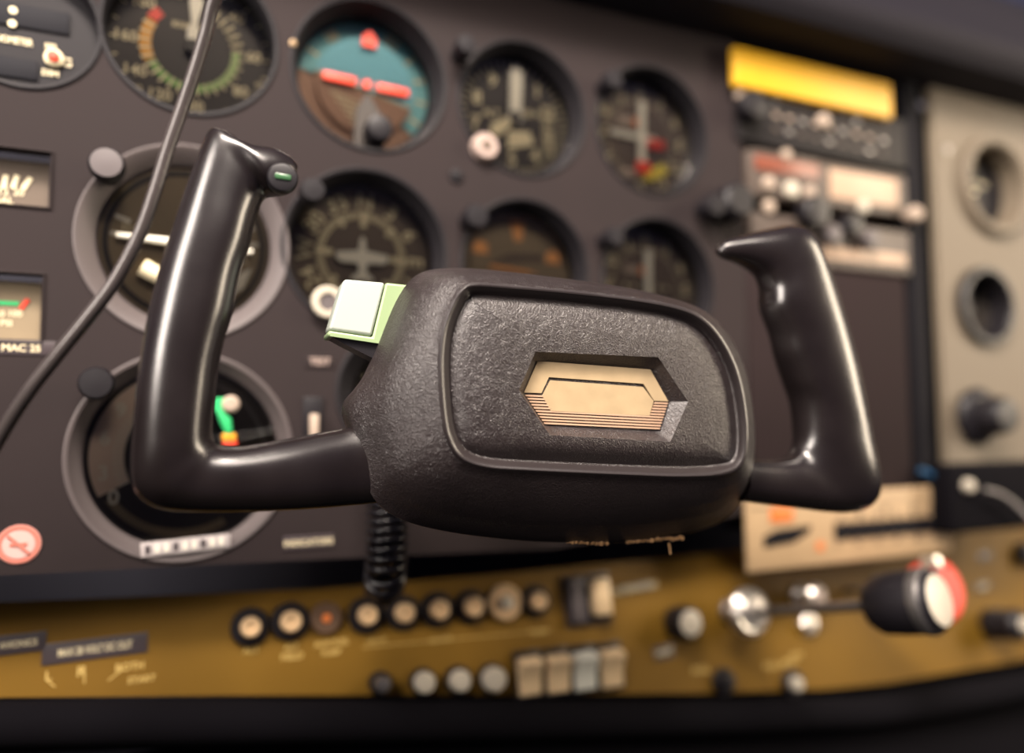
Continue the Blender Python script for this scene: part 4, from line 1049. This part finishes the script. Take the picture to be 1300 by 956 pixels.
def grip(outer, inner, ys, hs, m, name, nsub=5, expo=2.3):
    """tube whose silhouette runs through the pairs outer/inner; ys depth of the middle, hs half depth"""
    O = smooth_open([Vector((a, b, 0)) for a, b in outer], nsub); I = smooth_open([Vector((a, b, 0)) for a, b in inner], nsub)
    Y = smooth_open([Vector((a, 0, 0)) for a in ys], nsub); Hs = smooth_open([Vector((a, 0, 0)) for a in hs], nsub)
    n = 36; vs = []; fs = []
    for o, i, y_, h in zip(O, I, Y, Hs):
        a = U(o.x, o.y, y_.x); b = U(i.x, i.y, y_.x); c = (a + b) / 2; e = (a - b) / 2
        for k in range(n):
            t = 2 * PI * k / n; ct, st = math.cos(t), math.sin(t)
            cx_ = math.copysign(abs(ct) ** (2 / expo), ct); sy_ = math.copysign(abs(st) ** (2 / expo), st)
            vs.append(c + e * cx_ + Vector((0, h.x * SY * sy_, 0)))
    R = len(O)
    for i in range(R - 1):
        for k in range(n):
            k2 = (k + 1) % n; fs.append((i * n + k, i * n + k2, (i + 1) * n + k2, (i + 1) * n + k))
    fs.append(list(range(n))[::-1]); fs.append([(R - 1) * n + k for k in range(n)])
    return MB().add(vs, fs, m).build(name, yoke, smooth=70)
Lo = [(377, 218), (377, 210), (366, 199), (345, 190), (315, 185), (285, 170), (268, 165), (257, 182), (242, 222), (224, 275), (203, 340), (188, 400), (178, 455), (172, 510), (168, 560), (167, 600), (174, 627), (195, 643), (228, 649), (300, 650), (380, 647), (455, 641), (520, 634)]
Li = [(375, 226), (370, 242), (360, 247), (350, 248), (342, 249), (336, 252), (332, 258), (329, 266), (324, 282), (317, 312), (305, 350), (296, 395), (286, 430), (278, 465), (273, 505), (270, 535), (270, 553), (273, 562), (283, 566), (310, 566), (370, 556), (455, 541), (520, 540)]
yh = .030
Ly = [yh - .002] * 5 + [yh] * 15 + [.034, .042, .044]
Lh = [.003, .006, .0085, .0105, .012, .0125, .012, .0125, .0135, .015, .016, .0165, .0165, .0165, .0165, .0165, .016, .0155, .014, .0125, .0115, .011, .010]
gl = grip(Lo, Li, Ly, Lh, M_grip, 'grip'); plabel(gl, 'left grip and arm')
Ro = [(911, 315), (918, 307), (937, 300), (965, 293), (1000, 287), (1020, 294), (1035, 316), (1051, 362), (1066, 412), (1080, 465), (1090, 515), (1100, 565), (1108, 604), (1108, 628), (1098, 643), (1078, 650), (1048, 650), (1008, 645), (935, 636)]
Ri = [(911, 322), (920, 328), (938, 334), (952, 341), (962, 349), (967, 357), (971, 370), (972, 393), (984, 425), (990, 450), (1001, 482), (1009, 505), (1013, 535), (1013, 558), (1008, 572), (1000, 578), (988, 581), (968, 582), (935, 580)]
Ry = [yh] * 19
Rh = [.002, .005, .008, .0105, .0125, .0135, .0145, .016, .0165, .017, .017, .0165, .0165, .016, .015, .014, .0135, .0125, .012]
gr = grip(Ro, Ri, Ry, Rh, M_grip, 'grip'); plabel(gr, 'right grip and arm')
# button in the horn end of the left grip
c0 = U(359, 226, yh - .0135)
b = MB(); b.lathe([(.0054, .003), (.0056, .0), (.0050, -.0011), (.0039, -.0014)], M_knob, c0.x, c0.z, 32, M=Matrix.Translation((0, c0.y, 0))); pb = b.build('talk_button', yoke)
b = MB(); b.box(-.0029, .0029, -.0021, -.001, -.0011, .0011, mat('dark_green_lens', (.05, .13, .06), .2), .0006, M=Matrix.Translation(c0)); plabel(b.build('lens', pb), 'dark green lens')
# arm collars where the arms enter the hub
for a, b_, c, d_ in (((456, 540), (458, 642), (468, 538), (470, 642)),):
    pass
# mint switch box behind the hub's top left
yf = .037
def prism(pts, y0, y1, m, mb, bev=True):
    mb.slab([U(a, b, y0) for a, b in pts], (y1 - y0) * SY, m)
sb = MB(); prism([(437, 354), (489, 358.5), (472, 427), (417.6, 418.5)], yf, yf + .018, M_mint, sb); so = sb.build('switch_cap', yoke, smooth=30)
bv = so.modifiers.new('b', 'BEVEL'); bv.width = .0012; bv.segments = 3; plabel(so, 'pale mint cap')
sb = MB(); prism([(490, 358.6), (530, 363), (512, 441), (416, 426.5), (417.4, 419.4), (473, 428)], yf, yf + .018, M_mintg, sb); s2 = sb.build('switch_body', yoke, smooth=30)
bv = s2.modifiers.new('b', 'BEVEL'); bv.width = .0008; bv.segments = 2; plabel(s2, 'leaf green block')
sb = MB(); prism([(420, 427), (512, 441), (505, 470), (470, 453), (440, 438)], yf + .002, yf + .016, M_knob, sb); sb.build('switch_base', yoke, smooth=30)
# torn foam under the hub
def foam(x0, x1, yy0, yy1, seed):
    rnd = random.Random(seed); m_ = MB()
    N_ = int((x1 - x0) / 1.6)
    for i in range(N_):
        t = i / N_; px = x0 + (x1 - x0) * t + rnd.uniform(-1, 1); py = yy0 + (yy1 - yy0) * t + rnd.uniform(-1.2, 1.2)
        c = U(px, py, .034 + rnd.uniform(-.001, .001)); r = rnd.uniform(.0005, .0011)
        bm = bmesh.new(); bmesh.ops.create_icosphere(bm, subdivisions=1, radius=r)
        m_.add([c + SY * v.co * rnd.uniform(.7, 1.3) for v in bm.verts], [[v.index for v in f.verts] for f in bm.faces], M_foam); bm.free()
    return m_
fm = foam(721, 771, 688, 690, 1); fm.build('torn_foam', yoke, smooth=10)['label'] = 'frayed tan foam'
fm = foam(795, 868, 688, 683, 2); e = U(849, 690, .034); fm.tube([e, e + Vector((.0006, 0, -.0020)), e + Vector((.0010, 0, -.0048))], .0004, M_foam, 6); fm.build('torn_foam', yoke, smooth=10)['label'] = 'frayed tan foam'
